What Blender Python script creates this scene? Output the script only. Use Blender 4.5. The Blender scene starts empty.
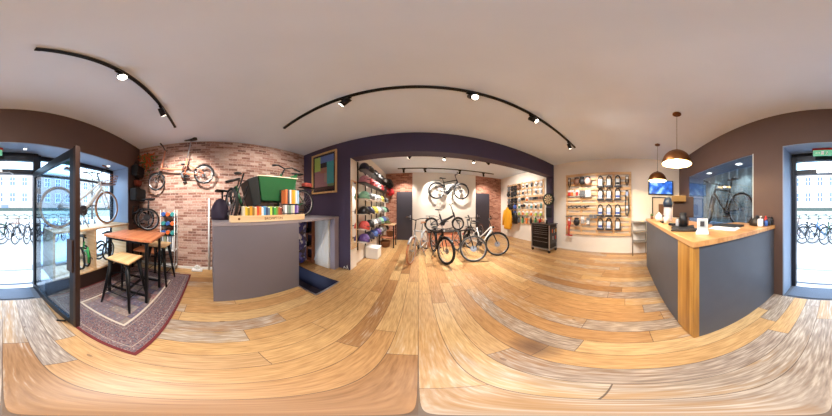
import bpy, bmesh, math, random
from mathutils import Vector, Matrix, Euler
PI = math.pi
C = bpy.context.scene.collection
random.seed(7)

# ---------------------------------------------------------------- camera, world, exposure
cam_data = bpy.data.cameras.new('camera')
cam_data.type = 'PANO'
try:
    cam_data.cycles.panorama_type = 'EQUIRECTANGULAR'
except Exception:
    pass
try:
    cam_data.panorama_type = 'EQUIRECTANGULAR'
except Exception:
    pass
cam = bpy.data.objects.new('camera', cam_data)
C.objects.link(cam)
cam.location = (0, 0, 1.4)
cam.rotation_euler = (PI / 2, 0, math.radians(1.0))
bpy.context.scene.camera = cam
vs = bpy.context.scene.view_settings
vs.view_transform = 'Standard'
vs.look = 'None'
vs.gamma = 1
vs.use_curve_mapping = False
vs.exposure = 0.9
world = bpy.data.worlds.new('overcast_sky')
bpy.context.scene.world = world
world.use_nodes = True
wb_ = world.node_tree.nodes['Background']
wb_.inputs[0].default_value = (0.68, 0.83, 1.0, 1)
wb_.inputs[1].default_value = 3.6
LAMP = 0.9       # overall strength of the shop's lamps

# ---------------------------------------------------------------- colour + materials
def lin(c):
    def f(x):
        x /= 255.0
        return x / 12.92 if x <= 0.04045 else ((x + 0.055) / 1.055) ** 2.4
    return (f(c[0]), f(c[1]), f(c[2]), 1)

MC = {}
def mat(name, col, rough=0.5, metal=0.0, emit=None, es=1.0, noise=0.0, nscale=20, bump=0.0, bscale=60, coat=0.0):
    if name in MC:
        return MC[name]
    m = bpy.data.materials.new(name)
    m.use_nodes = True
    nt = m.node_tree
    b = nt.nodes['Principled BSDF']
    b.inputs['Base Color'].default_value = lin(col)
    b.inputs['Roughness'].default_value = rough
    b.inputs['Metallic'].default_value = metal
    b.inputs['Coat Weight'].default_value = coat
    if emit:
        b.inputs['Emission Color'].default_value = lin(emit)
        b.inputs['Emission Strength'].default_value = es
    tc = nt.nodes.new('ShaderNodeTexCoord')
    if noise > 0:
        n = nt.nodes.new('ShaderNodeTexNoise'); n.inputs['Scale'].default_value = nscale; n.inputs['Detail'].default_value = 4
        nt.links.new(tc.outputs['Object'], n.inputs['Vector'])
        r = nt.nodes.new('ShaderNodeMapRange')
        r.inputs[1].default_value = 0.3; r.inputs[2].default_value = 0.7
        r.inputs[3].default_value = 1 - noise; r.inputs[4].default_value = 1 + noise
        nt.links.new(n.outputs['Fac'], r.inputs[0])
        mx = nt.nodes.new('ShaderNodeVectorMath'); mx.operation = 'SCALE'
        mx.inputs[0].default_value = lin(col)[:3]
        nt.links.new(r.outputs[0], mx.inputs['Scale'])
        nt.links.new(mx.outputs[0], b.inputs['Base Color'])
    if bump > 0:
        n = nt.nodes.new('ShaderNodeTexNoise'); n.inputs['Scale'].default_value = bscale
        nt.links.new(tc.outputs['Object'], n.inputs['Vector'])
        bp = nt.nodes.new('ShaderNodeBump'); bp.inputs['Strength'].default_value = bump; bp.inputs['Distance'].default_value = 0.01
        nt.links.new(n.outputs['Fac'], bp.inputs['Height'])
        nt.links.new(bp.outputs['Normal'], b.inputs['Normal'])
    MC[name] = m
    return m

class NT:
    """tiny node helper"""
    def __init__(s, name):
        s.m = bpy.data.materials.new(name); s.m.use_nodes = True
        s.t = s.m.node_tree; s.b = s.t.nodes['Principled BSDF']
        s.tc = s.t.nodes.new('ShaderNodeTexCoord')
        MC[name] = s.m
    def n(s, t, **k):
        x = s.t.nodes.new('ShaderNode' + t)
        for a, v in k.items(): setattr(x, a, v)
        return x
    def put(s, v, inp):
        if hasattr(v, 'links') or isinstance(v, bpy.types.NodeSocket): s.t.links.new(v, inp)
        else: inp.default_value = v
    def math(s, op, a, b=0.0, c=0.0):
        x = s.n('Math', operation=op); s.put(a, x.inputs[0]); s.put(b, x.inputs[1]); s.put(c, x.inputs[2]); return x.outputs[0]
    def xyz(s, v=None):
        x = s.n('SeparateXYZ'); s.put(v or s.tc.outputs['Object'], x.inputs[0]); return x.outputs
    def comb(s, a, b, c=0.0):
        x = s.n('CombineXYZ'); s.put(a, x.inputs[0]); s.put(b, x.inputs[1]); s.put(c, x.inputs[2]); return x.outputs[0]
    def ramp(s, f, stops, const=False):
        x = s.n('ValToRGB'); s.put(f, x.inputs[0]); cr = x.color_ramp
        if const: cr.interpolation = 'CONSTANT'
        while len(cr.elements) < len(stops): cr.elements.new(0.5)
        for e, (p, c) in zip(cr.elements, stops): e.position = p; e.color = lin(c)
        return x.outputs[0]
    def mix(s, f, a, b, mode='MIX'):
        x = s.n('Mix', data_type='RGBA', blend_type=mode); s.put(f, x.inputs[0]); s.put(a, x.inputs[6]); s.put(b, x.inputs[7]); return x.outputs[2]
    def noise(s, v, scale, detail=3, out='Fac'):
        x = s.n('TexNoise'); s.put(v, x.inputs['Vector']); x.inputs['Scale'].default_value = scale; x.inputs['Detail'].default_value = detail; return x.outputs[out]
    def white(s, v):
        x = s.n('TexWhiteNoise', noise_dimensions='3D'); s.put(v, x.inputs['Vector']); return x.outputs['Value']
    def bump(s, h, st=0.3, d=0.005):
        x = s.n('Bump'); x.inputs['Strength'].default_value = st; x.inputs['Distance'].default_value = d; s.put(h, x.inputs['Height']); s.t.links.new(x.outputs[0], s.b.inputs['Normal'])

def glass_mat(name, tint=(235, 245, 250), refl=0.5):
    m = bpy.data.materials.new(name); m.use_nodes = True
    nt = m.node_tree; nt.nodes.clear()
    o = nt.nodes.new('ShaderNodeOutputMaterial'); t = nt.nodes.new('ShaderNodeBsdfTransparent'); g = nt.nodes.new('ShaderNodeBsdfGlossy')
    t.inputs[0].default_value = lin(tint); g.inputs['Roughness'].default_value = 0.02
    f = nt.nodes.new('ShaderNodeLayerWeight'); f.inputs[0].default_value = 0.5
    k0 = nt.nodes.new('ShaderNodeMath'); k0.operation = 'POWER'; k0.inputs[1].default_value = 4.0
    nt.links.new(f.outputs['Facing'], k0.inputs[0])
    k = nt.nodes.new('ShaderNodeMath'); k.operation = 'MULTIPLY_ADD'; k.inputs[1].default_value = 0.8 * refl; k.inputs[2].default_value = 0.045 * refl
    nt.links.new(k0.outputs[0], k.inputs[0])
    mx = nt.nodes.new('ShaderNodeMixShader')
    nt.links.new(k.outputs[0], mx.inputs[0]); nt.links.new(t.outputs[0], mx.inputs[1]); nt.links.new(g.outputs[0], mx.inputs[2]); nt.links.new(mx.outputs[0], o.inputs[0])
    MC[name] = m
    return m

# ---- wooden floor: planks along Y
def floor_material():
    s = NT('oak_plank_floor')
    x, y, z = s.xyz()
    W = 0.172
    px = s.math('DIVIDE', x, W); ix = s.math('FLOOR', px); fx = s.math('SUBTRACT', px, ix)
    off = s.math('MULTIPLY', s.white(s.comb(ix, 3.7, 1.1)), 7.0)
    py = s.math('ADD', s.math('DIVIDE', y, 1.55), off); iy = s.math('FLOOR', py); fy = s.math('SUBTRACT', py, iy)
    rnd = s.white(s.comb(ix, iy, 0.5))
    rnd2 = s.white(s.comb(ix, iy, 8.5))
    base = s.ramp(rnd, [(0, (170, 126, 82)), (0.2, (196, 152, 102)), (0.4, (216, 176, 122)), (0.6, (200, 158, 106)), (0.8, (222, 188, 136)), (1, (184, 140, 98))])
    # grain stretched along the plank
    gv = s.comb(s.math('ADD', s.math('MULTIPLY', x, 75.0), s.math('MULTIPLY', rnd, 40.0)), s.math('MULTIPLY', y, 7.0), rnd2)
    gr = s.noise(gv, 1.0, 6)
    grc = s.ramp(gr, [(0.3, (186, 170, 150)), (0.5, (226, 220, 212)), (0.7, (255, 255, 255))])
    col = s.mix(0.75, base, grc, 'MULTIPLY')
    # weathered grey planks; the increase towards the street door also paints in daylight reflection
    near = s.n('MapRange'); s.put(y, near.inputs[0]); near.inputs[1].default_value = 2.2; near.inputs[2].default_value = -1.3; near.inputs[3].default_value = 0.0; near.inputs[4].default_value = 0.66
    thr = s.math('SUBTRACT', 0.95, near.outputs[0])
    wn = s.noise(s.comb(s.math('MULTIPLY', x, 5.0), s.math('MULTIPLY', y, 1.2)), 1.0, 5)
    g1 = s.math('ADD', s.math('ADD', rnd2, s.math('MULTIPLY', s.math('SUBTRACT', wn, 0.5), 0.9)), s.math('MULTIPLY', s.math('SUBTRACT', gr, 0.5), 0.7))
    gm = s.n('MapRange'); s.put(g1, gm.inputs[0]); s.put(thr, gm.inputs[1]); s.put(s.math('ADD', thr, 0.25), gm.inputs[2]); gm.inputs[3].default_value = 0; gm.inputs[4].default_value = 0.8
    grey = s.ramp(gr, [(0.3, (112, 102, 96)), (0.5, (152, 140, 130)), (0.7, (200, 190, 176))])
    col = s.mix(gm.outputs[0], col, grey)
    # seams
    ex = s.math('MINIMUM', fx, s.math('SUBTRACT', 1.0, fx)); ey = s.math('MINIMUM', fy, s.math('SUBTRACT', 1.0, fy))
    sx = s.math('LESS_THAN', ex, 0.014); sy = s.math('LESS_THAN', ey, 0.0016)
    seam = s.math('MAXIMUM', sx, sy)
    kv = s.n('TexVoronoi'); s.put(s.comb(s.math('MULTIPLY', x, 5.0), s.math('MULTIPLY', y, 2.2)), kv.inputs['Vector']); kv.inputs['Scale'].default_value = 1.0
    kr = s.white(kv.outputs['Position'])
    kn = s.math('MULTIPLY', s.math('LESS_THAN', s.math('ADD', kv.outputs['Distance'], s.math('MULTIPLY', gr, 0.08)), 0.10), s.math('GREATER_THAN', kr, 0.55))
    col = s.mix(s.math('MULTIPLY', kn, 0.6), col, lin((96, 64, 44)))
    col = s.mix(s.math('MULTIPLY', seam, 0.8), col, lin((72, 52, 38)))
    # a dark knotty stain in one plank
    dx = s.math('DIVIDE', s.math('SUBTRACT', x, 0.62), 0.10); dy = s.math('DIVIDE', s.math('SUBTRACT', y, 0.52), 0.16)
    rr = s.math('ADD', s.math('MULTIPLY', dx, dx), s.math('MULTIPLY', dy, dy))
    st = s.n('MapRange'); s.put(s.math('ADD', rr, s.math('MULTIPLY', wn, 1.0)), st.inputs[0]); st.inputs[1].default_value = 0.5; st.inputs[2].default_value = 2.2; st.inputs[3].default_value = 0.75; st.inputs[4].default_value = 0.0
    col = s.mix(st.outputs[0], col, lin((84, 60, 52)))
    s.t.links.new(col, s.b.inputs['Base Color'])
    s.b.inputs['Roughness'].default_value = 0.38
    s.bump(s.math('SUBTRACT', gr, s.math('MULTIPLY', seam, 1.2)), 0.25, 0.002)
    return s.m

def brick_material(name, axis, tones, mortar=(196, 168, 156), scale=1.0):
    s = NT(name)
    x, y, z = s.xyz()
    h = x if axis == 'x' else y
    wob = s.noise(s.tc.outputs['Object'], 9, 3)
    v = s.comb(h, s.math('ADD', z, s.math('MULTIPLY', s.math('SUBTRACT', wob, 0.5), 0.018)), 0)
    b = s.n('TexBrick'); s.put(v, b.inputs['Vector'])
    b.inputs['Scale'].default_value = 1.0
    b.inputs['Brick Width'].default_value = 0.195 * scale; b.inputs['Row Height'].default_value = 0.06 * scale
    b.inputs['Mortar Size'].default_value = 0.008; b.inputs['Mortar Smooth'].default_value = 0.5; b.inputs['Bias'].default_value = 0.0
    b.inputs['Color1'].default_value = (0, 0, 0, 1); b.inputs['Color2'].default_value = (1, 1, 1, 1); b.inputs['Mortar'].default_value = (0.5, 0.5, 0.5, 1)
    big = s.noise(s.tc.outputs['Object'], 2.3, 5)
    fine = s.noise(s.tc.outputs['Object'], 28, 5)
    f = s.math('ADD', s.math('MULTIPLY', b.outputs['Color'], 0.62), s.math('MULTIPLY', s.math('ADD', big, s.math('MULTIPLY', fine, 1.4)), 0.17))
    col = s.ramp(f, [(0.12 + 0.76 * i / (len(tones) - 1), t) for i, t in enumerate(tones)])
    pale = s.n('MapRange'); s.put(fine, pale.inputs[0]); pale.inputs[1].default_value = 0.56; pale.inputs[2].default_value = 0.72; pale.inputs[3].default_value = 0; pale.inputs[4].default_value = 0.55
    col = s.mix(pale.outputs[0], col, lin(mortar))
    col = s.mix(s.math('MULTIPLY', b.outputs['Fac'], 0.5), col, lin(mortar))
    s.t.links.new(col, s.b.inputs['Base Color']); s.b.inputs['Roughness'].default_value = 0.85
    s.bump(s.math('SUBTRACT', s.math('MULTIPLY', fine, 0.5), b.outputs['Fac']), 0.6, 0.012)
    return s.m

def wood_material(name, tones, axis='x', rough=0.45, scale=1.0, board=0.0):
    s = NT(name)
    x, y, z = s.xyz()
    a = {'x': (s.math('MULTIPLY', x, 1.6), s.math('MULTIPLY', y, 22.0), s.math('MULTIPLY', z, 22.0)),
         'y': (s.math('MULTIPLY', x, 22.0), s.math('MULTIPLY', y, 1.6), s.math('MULTIPLY', z, 22.0)),
         'z': (s.math('MULTIPLY', x, 22.0), s.math('MULTIPLY', y, 22.0), s.math('MULTIPLY', z, 1.6))}[axis]
    g = s.noise(s.comb(*a), scale, 5)
    if board:
        h = {'x': y, 'y': x, 'z': x}[axis]
        r = s.white(s.comb(s.math('FLOOR', s.math('DIVIDE', h, board)), 2.0, 1.0))
        g = s.math('ADD', s.math('MULTIPLY', g, 0.7), s.math('MULTIPLY', r, 0.3))
    col = s.ramp(g, [(0.25 + 0.5 * i / (len(tones) - 1), t) for i, t in enumerate(tones)])
    s.t.links.new(col, s.b.inputs['Base Color']); s.b.inputs['Roughness'].default_value = rough
    s.bump(g, 0.15, 0.002)
    return s.m

def rug_material(W, H):
    s = NT('patterned_rug')
    x, y, z = s.xyz()
    ax = s.math('SUBTRACT', W / 2, s.math('ABSOLUTE', x)); ay = s.math('SUBTRACT', H / 2, s.math('ABSOLUTE', y))
    e = s.math('MINIMUM', ax, ay)
    vm = s.comb(s.math('ABSOLUTE', x), s.math('ABSOLUTE', y), 0)
    vo = s.n('TexVoronoi'); s.put(vm, vo.inputs['Vector']); vo.inputs['Scale'].default_value = 11; vo.inputs['Randomness'].default_value = 0.4
    vo2 = s.n('TexVoronoi'); s.put(vm, vo2.inputs['Vector']); vo2.inputs['Scale'].default_value = 26; vo2.inputs['Randomness'].default_value = 0.5
    rings = s.math('FRACT', s.math('MULTIPLY', vo.outputs['Distance'], 5.0))
    border = s.ramp(rings, [(0.0, (72, 70, 88)), (0.25, (120, 62, 60)), (0.42, (184, 170, 154)), (0.58, (96, 96, 112)), (0.78, (140, 84, 76)), (0.9, (170, 156, 142))], True)
    small = s.ramp(vo2.outputs['Distance'], [(0, (214, 200, 178)), (0.22, (120, 112, 120)), (0.45, (124, 78, 74)), (0.65, (72, 76, 92))])
    border = s.mix(0.5, border, small)
    panel = s.white(s.comb(s.math('FLOOR', s.math('MULTIPLY', x, 8.0)), s.math('FLOOR', s.math('MULTIPLY', y, 8.0)), 0))
    fieldc = s.ramp(panel, [(0, (150, 138, 140)), (0.3, (186, 170, 150)), (0.55, (116, 118, 140)), (0.75, (170, 120, 108)), (0.9, (196, 186, 168))], True)
    px = s.math('FRACT', s.math('MULTIPLY', x, 8.0)); py = s.math('FRACT', s.math('MULTIPLY', y, 8.0))
    pe = s.math('MINIMUM', s.math('MINIMUM', px, s.math('SUBTRACT', 1.0, px)), s.math('MINIMUM', py, s.math('SUBTRACT', 1.0, py)))
    fieldc = s.mix(0.6, fieldc, small)
    fieldc = s.mix(s.math('MULTIPLY', s.math('LESS_THAN', pe, 0.05), 0.45), fieldc, lin((110, 80, 80)))
    m1 = s.math('GREATER_THAN', e, 0.33)
    col = s.mix(m1, border, fieldc)
    def band(lo, hi, c, cur):
        k = s.math('MULTIPLY', s.math('GREATER_THAN', e, lo), s.math('LESS_THAN', e, hi))
        return s.mix(k, cur, lin(c))
    col = band(-1, 0.026, (108, 38, 40), col)
    col = band(0.075, 0.082, (170, 152, 138), col)
    col = band(0.31, 0.335, (204, 190, 172), col)
    col = band(0.275, 0.282, (160, 144, 132), col)
    s.t.links.new(col, s.b.inputs['Base Color']); s.b.inputs['Roughness'].default_value = 0.95
    s.bump(s.noise(s.tc.outputs['Object'], 300, 2), 0.5, 0.003)
    return s.m

M = dict(
 ceiling=mat('ceiling_plaster', (226, 236, 250), 0.9, noise=0.02, nscale=2),
 white=mat('white_plaster', (240, 232, 222), 0.85, noise=0.02, nscale=4, bump=0.05),
 taupe=mat('dark_taupe_paint', (92, 72, 66), 0.6, noise=0.03, nscale=3),
 plum=mat('dark_plum_paint', (68, 56, 80), 0.6, noise=0.03, nscale=3),
 mauve=mat('mauve_grey_panel', (118, 114, 124), 0.5, noise=0.03, nscale=2),
 slate=mat('slate_grey_panel', (80, 86, 98), 0.45, noise=0.05, nscale=5, bump=0.03, bscale=25),
 black=mat('black_metal', (26, 25, 27), 0.4, 0.5),
 blackp=mat('black_plastic', (24, 23, 25), 0.45),
 rubber=mat('black_rubber', (30, 29, 30), 0.75),
 tan_rubber=mat('tan_rubber', (176, 138, 110), 0.7),
 copper=mat('copper_tyre', (186, 126, 92), 0.6),
 cream_rubber=mat('cream_rubber', (206, 196, 170), 0.7),
 steel=mat('brushed_steel', (190, 190, 195), 0.3, 0.95),
 chrome=mat('chrome', (220, 220, 225), 0.12, 1.0),
 gray=mat('grey_paint', (120, 124, 130), 0.4),
 dgray=mat('dark_grey_paint', (58, 58, 64), 0.4),
 door_gray=mat('charcoal_door_paint', (66, 62, 72), 0.5),
 wpaint=mat('white_paint', (232, 232, 230), 0.3, coat=0.3),
 silverp=mat('silver_paint', (196, 200, 206), 0.3, 0.4),
 alu=mat('anodised_frame', (46, 50, 58), 0.4, 0.6),
 brown_al=mat('bronze_frame', (64, 46, 40), 0.4, 0.4),
 green=mat('green_panel', (32, 88, 50), 0.4, noise=0.04),
 dgreen=mat('dark_green_paint', (44, 96, 62), 0.4),
 red=mat('red_paint', (196, 44, 40), 0.4), orange=mat('orange_paint', (226, 110, 52), 0.45),
 yellow=mat('yellow_fabric', (228, 160, 30), 0.8), blue=mat('blue_paint', (54, 96, 170), 0.45),
 purple=mat('purple_paint', (96, 72, 150), 0.45), teal=mat('teal_paint', (60, 150, 150), 0.45),
 brass=mat('antique_copper_brass', (112, 70, 38), 0.35, 0.85),
 ivory=mat('ivory_inside', (255, 232, 180), 0.5),
 navy=mat('navy_stair_paint', (36, 38, 66), 0.6),
 brown_l=mat('brown_leather', (132, 84, 52), 0.55),
 wicker=mat('wicker', (120, 78, 46), 0.8, noise=0.3, nscale=80, bump=0.6),
 card=mat('white_card', (240, 240, 240), 0.6),
 glow_warm=mat('warm_bulb', (255, 240, 210), 0.5, emit=(255, 226, 170), es=7),
 glow_lens=mat('spot_lens', (255, 250, 240), 0.5, emit=(255, 244, 225), es=14),
 paving=mat('pale_paving', (206, 206, 208), 0.8, noise=0.06, nscale=1.5),
 mat_gray=mat('door_mat', (92, 100, 112), 0.95, noise=0.15, nscale=90, bump=0.5, bscale=300),
 hedge=mat('hedge_leaves', (66, 76, 70), 0.9, noise=0.4, nscale=12, bump=0.8, bscale=30),
)
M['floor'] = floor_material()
M['brick_y'] = brick_material('pink_brick_left', 'y', [(98, 72, 64), (142, 100, 86), (172, 128, 112), (206, 178, 164), (152, 110, 94)], (206, 188, 178))
M['brick_x'] = brick_material('orange_brick_back', 'x', [(116, 68, 54), (152, 92, 70), (176, 112, 88), (204, 152, 128), (158, 94, 72)], (206, 172, 152))
M['top_wood'] = wood_material('orange_tabletop_wood', [(170, 96, 58), (208, 128, 84), (228, 156, 112)], 'x', 0.4, board=0.12)
M['seat_wood'] = wood_material('ash_seat_wood', [(204, 158, 106), (226, 184, 130), (238, 204, 154)], 'x', 0.45)
M['pine'] = wood_material('pale_pine', [(214, 176, 132), (232, 200, 158), (242, 216, 178)], 'y', 0.5)
M['oak_top'] = wood_material('oiled_oak_worktop', [(176, 120, 66), (206, 150, 92), (226, 176, 118)], 'x', 0.28, board=0.11)
M['oak_side'] = wood_material('oak_block_panel', [(150, 98, 40), (188, 136, 62), (216, 170, 90)], 'z', 0.4, board=0.055)
M['ply'] = wood_material('pale_birch_ply', [(206, 160, 112), (226, 186, 140), (238, 206, 166)], 'y', 0.5)
M['gold_wood'] = wood_material('gilt_wood', [(186, 140, 84), (212, 170, 112), (226, 190, 136)], 'z', 0.4)
M['crate'] = wood_material('reddish_crate_wood', [(170, 104, 76), (196, 130, 98), (212, 150, 118)], 'x', 0.6, board=0.1)
M['glass'] = glass_mat('window_glass')
M['blue_glass'] = glass_mat('blue_tinted_glass', (214, 234, 248), 0.9)
M['show_glass'] = glass_mat('smoky_showcase_glass', (206, 212, 218), 1.3)

# ---------------------------------------------------------------- mesh builder
class MB:
    def __init__(s, xf=None):
        s.v = []; s.f = []; s.sm = []; s.xf = xf
    def add(s, vs, fs, smooth=False):
        n = len(s.v)
        for p in vs:
            p = Vector(p)
            s.v.append(s.xf @ p if s.xf else p)
        for f in fs:
            s.f.append([n + i for i in f]); s.sm.append(smooth)
        return s
    def box(s, c, d, R=None):
        hx, hy, hz = d[0] / 2, d[1] / 2, d[2] / 2
        vs = [Vector((x, y, z)) for x in (-hx, hx) for y in (-hy, hy) for z in (-hz, hz)]
        if R: vs = [R @ p for p in vs]
        vs = [p + Vector(c) for p in vs]
        return s.add(vs, [(0, 1, 3, 2), (4, 6, 7, 5), (0, 4, 5, 1), (2, 3, 7, 6), (0, 2, 6, 4), (1, 5, 7, 3)])
    def lo(s, a, b):
        return s.box([(a[i] + b[i]) / 2 for i in range(3)], [abs(b[i] - a[i]) for i in range(3)])
    def tube(s, pts, r, n=8, closed=False, flat=1.0):
        pts = [Vector(p) for p in pts]; k = len(pts)
        rs = r if isinstance(r, (list, tuple)) else [r] * k
        vs = []; prev = None
        for i, p in enumerate(pts):
            a = pts[(i - 1) % k] if (closed or i > 0) else p
            b = pts[(i + 1) % k] if (closed or i < k - 1) else p
            t = (b - a).normalized()
            if prev is None:
                up = Vector((0, 0, 1)) if abs(t.z) < 0.9 else Vector((1, 0, 0))
                u = t.cross(up).normalized()
            else:
                u = (prev - t * prev.dot(t)).normalized()
            prev = u; w = t.cross(u)
            for j in range(n):
                q = 2 * PI * j / n
                vs.append(p + u * math.cos(q) * rs[i] + w * math.sin(q) * rs[i] * flat)
        fs = []
        for i in range(k if closed else k - 1):
            for j in range(n):
                i2 = (i + 1) % k; j2 = (j + 1) % n
                fs.append((i * n + j, i * n + j2, i2 * n + j2, i2 * n + j))
        s.add(vs, fs, True)
        if not closed:
            m = len(s.v) - len(vs)
            s.f.append([m + j for j in range(n)][::-1]); s.sm.append(False)
            s.f.append([m + (k - 1) * n + j for j in range(n)]); s.sm.append(False)
        return s
    def ring(s, c, R, r, axis=(0, 1, 0), nu=32, nv=6, a0=0, a1=2 * PI, flat=1.0):
        ax = Vector(axis).normalized(); u = ax.orthogonal().normalized()
        if abs(ax.y) > 0.99: u = Vector((1, 0, 0))
        w = ax.cross(u) * (-1 if abs(ax.y) > 0.99 and ax.y > 0 else 1)
        full = abs(a1 - a0) > 2 * PI - 1e-3
        k = nu if full else nu + 1
        pts = [Vector(c) + (u * math.cos(a0 + (a1 - a0) * i / nu) + w * math.sin(a0 + (a1 - a0) * i / nu)) * R for i in range(k)]
        return s.tube(pts, r, nv, full, flat)
    def cyl(s, c, axis, r, h, n=16, r2=None):
        ax = Vector(axis).normalized(); c = Vector(c)
        return s.tube([c - ax * h / 2, c + ax * h / 2], [r, r if r2 is None else r2], n)
    def lathe(s, prof, c=(0, 0, 0), n=24, sc=(1, 1)):
        vs = []; fs = []; k = len(prof)
        for (r, z) in prof:
            for j in range(n):
                q = 2 * PI * j / n
                vs.append((c[0] + r * math.cos(q) * sc[0], c[1] + r * math.sin(q) * sc[1], c[2] + z))
        for i in range(k - 1):
            for j in range(n):
                j2 = (j + 1) % n
                fs.append((i * n + j, i * n + j2, (i + 1) * n + j2, (i + 1) * n + j))
        s.add(vs, fs, True)
        m = len(s.v) - len(vs)
        s.f.append([m + j for j in range(n)][::-1]); s.sm.append(False)
        s.f.append([m + (k - 1) * n + j for j in range(n)]); s.sm.append(False)
        return s
    def ball(s, c, d, n=12, zmin=-1.0):
        prof = []
        for i in range(n + 1):
            t = -PI / 2 + PI * i / n
            if math.sin(t) < zmin: continue
            prof.append((max(math.cos(t), 0.001), math.sin(t)))
        vs = []; fs = []; k = len(prof); m2 = n * 2
        for r, z in prof:
            for j in range(m2):
                q = 2 * PI * j / m2
                vs.append((c[0] + r * math.cos(q) * d[0] / 2, c[1] + r * math.sin(q) * d[1] / 2, c[2] + z * d[2] / 2))
        for i in range(k - 1):
            for j in range(m2):
                j2 = (j + 1) % m2
                fs.append((i * m2 + j, i * m2 + j2, (i + 1) * m2 + j2, (i + 1) * m2 + j))
        s.add(vs, fs, True)
        b = len(s.v) - len(vs)
        s.f.append([b + j for j in range(m2)][::-1]); s.sm.append(False)
        s.f.append([b + (k - 1) * m2 + j for j in range(m2)]); s.sm.append(False)
        return s
    def loft(s, rings, smooth=True):
        n = len(rings[0]); vs = [p for r in rings for p in r]; fs = []
        for i in range(len(rings) - 1):
            for j in range(n):
                j2 = (j + 1) % n
                fs.append((i * n + j, i * n + j2, (i + 1) * n + j2, (i + 1) * n + j))
        fs.append(list(range(n))[::-1]); fs.append([(len(rings) - 1) * n + j for j in range(n)])
        return s.add(vs, fs, smooth)
    def prism(s, poly, fn, t0, t1):
        """poly 2d points, fn(a,b,t)->3d"""
        n = len(poly)
        vs = [fn(a, b, t0) for a, b in poly] + [fn(a, b, t1) for a, b in poly]
        fs = [list(range(n))[::-1], list(range(n, 2 * n))] + [(j, (j + 1) % n, n + (j + 1) % n, n + j) for j in range(n)]
        return s.add(vs, fs)
    def build(s, name, m, parent=None, bevel=0.0, loc=None, rot=None, seg=2):
        me = bpy.data.meshes.new(name)
        me.from_pydata([tuple(p) for p in s.v], [], s.f)
        bm = bmesh.new(); bm.from_mesh(me)
        bmesh.ops.recalc_face_normals(bm, faces=bm.faces)
        bm.to_mesh(me); bm.free()
        if len(me.polygons) == len(s.sm):
            me.polygons.foreach_set('use_smooth', s.sm)
        me.materials.append(m)
        o = bpy.data.objects.new(name, me); C.objects.link(o)
        if parent: o.parent = parent
        if loc: o.location = loc
        if rot: o.rotation_euler = rot
        if bevel:
            b = o.modifiers.new('bevel', 'BEVEL'); b.width = bevel; b.segments = seg; b.limit_method = 'ANGLE'; b.angle_limit = 0.7
        me.update()
        return o

def tag(o, label=None, cat=None, group=None, kind=None):
    if label: o['label'] = label
    if cat: o['category'] = cat
    if group: o['group'] = group
    if kind: o['kind'] = kind
    return o
def thing(name, label, cat, loc=(0, 0, 0), rz=0.0, group=None, rot=None):
    o = bpy.data.objects.new(name, None); C.objects.link(o); o.empty_display_size = 0.1
    o.location = loc; o.rotation_euler = rot or (0, 0, rz)
    return tag(o, label, cat, group)
def struct(o):
    o['kind'] = 'structure'; return o
def children(o):
    return [c for c in C.objects if c.parent == o]
def copy_tree(o, parent=None, kids=None):
    if kids is None:
        kids = {}
        for c in C.objects:
            if c.parent: kids.setdefault(c.parent.name, []).append(c)
    c = o.copy(); C.objects.link(c)
    if parent: c.parent = parent
    for k in kids.get(o.name, []): copy_tree(k, c, kids)
    return c
def place(o, loc, rz=0.0, label=None, group=None, rot=None):
    o.location = loc; o.rotation_euler = rot or (0, 0, rz)
    if label: o['label'] = label
    if group: o['group'] = group
    return o
def text_mesh(name, body, size, m, parent, loc, rot, depth=0.002, align='CENTER'):
    cu = bpy.data.curves.new(name, 'FONT'); cu.body = body; cu.size = size; cu.extrude = depth; cu.align_x = align; cu.align_y = 'CENTER'
    tmp = bpy.data.objects.new(name, cu); C.objects.link(tmp)
    dg = bpy.context.evaluated_depsgraph_get()
    me = bpy.data.meshes.new_from_object(tmp.evaluated_get(dg)); bpy.data.objects.remove(tmp)
    me.materials.clear(); me.materials.append(m)
    o = bpy.data.objects.new(name, me); C.objects.link(o); o.parent = parent; o.location = loc; o.rotation_euler = rot
    return o
def spot_lamp(name, loc, target, power, angle, parent=None, blend=0.6, col=(1.0, 0.92, 0.83), size=0.04):
    l = bpy.data.lights.new(name, 'SPOT'); l.energy = power * LAMP; l.spot_size = math.radians(angle); l.spot_blend = blend
    l.color = col; l.shadow_soft_size = size
    o = bpy.data.objects.new(name, l); C.objects.link(o)
    d = Vector(target) - Vector(loc); o.location = loc; o.rotation_euler = d.to_track_quat('-Z', 'Y').to_euler()
    if parent:
        o.parent = parent
    return o
def point_lamp(name, loc, power, col=(1, 0.82, 0.6), size=0.05, parent=None):
    l = bpy.data.lights.new(name, 'POINT'); l.energy = power * LAMP; l.color = col; l.shadow_soft_size = size
    o = bpy.data.objects.new(name, l); C.objects.link(o); o.location = loc
    if parent: o.parent = parent
    return o
# ---------------------------------------------------------------- the room
XL, XR, YF, YB, ZC = -2.82, 3.95, -1.666, 2.41, 2.95
YO = -2.17           # outer face of the street wall
Y2, X2L, X2R = 5.7, -1.42, 4.1
reveal = mat('daylight_tinted_reveal_paint', (138, 158, 186), 0.5)  # pale grey paint with the blue of the daylight mixed into its colour

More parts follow.
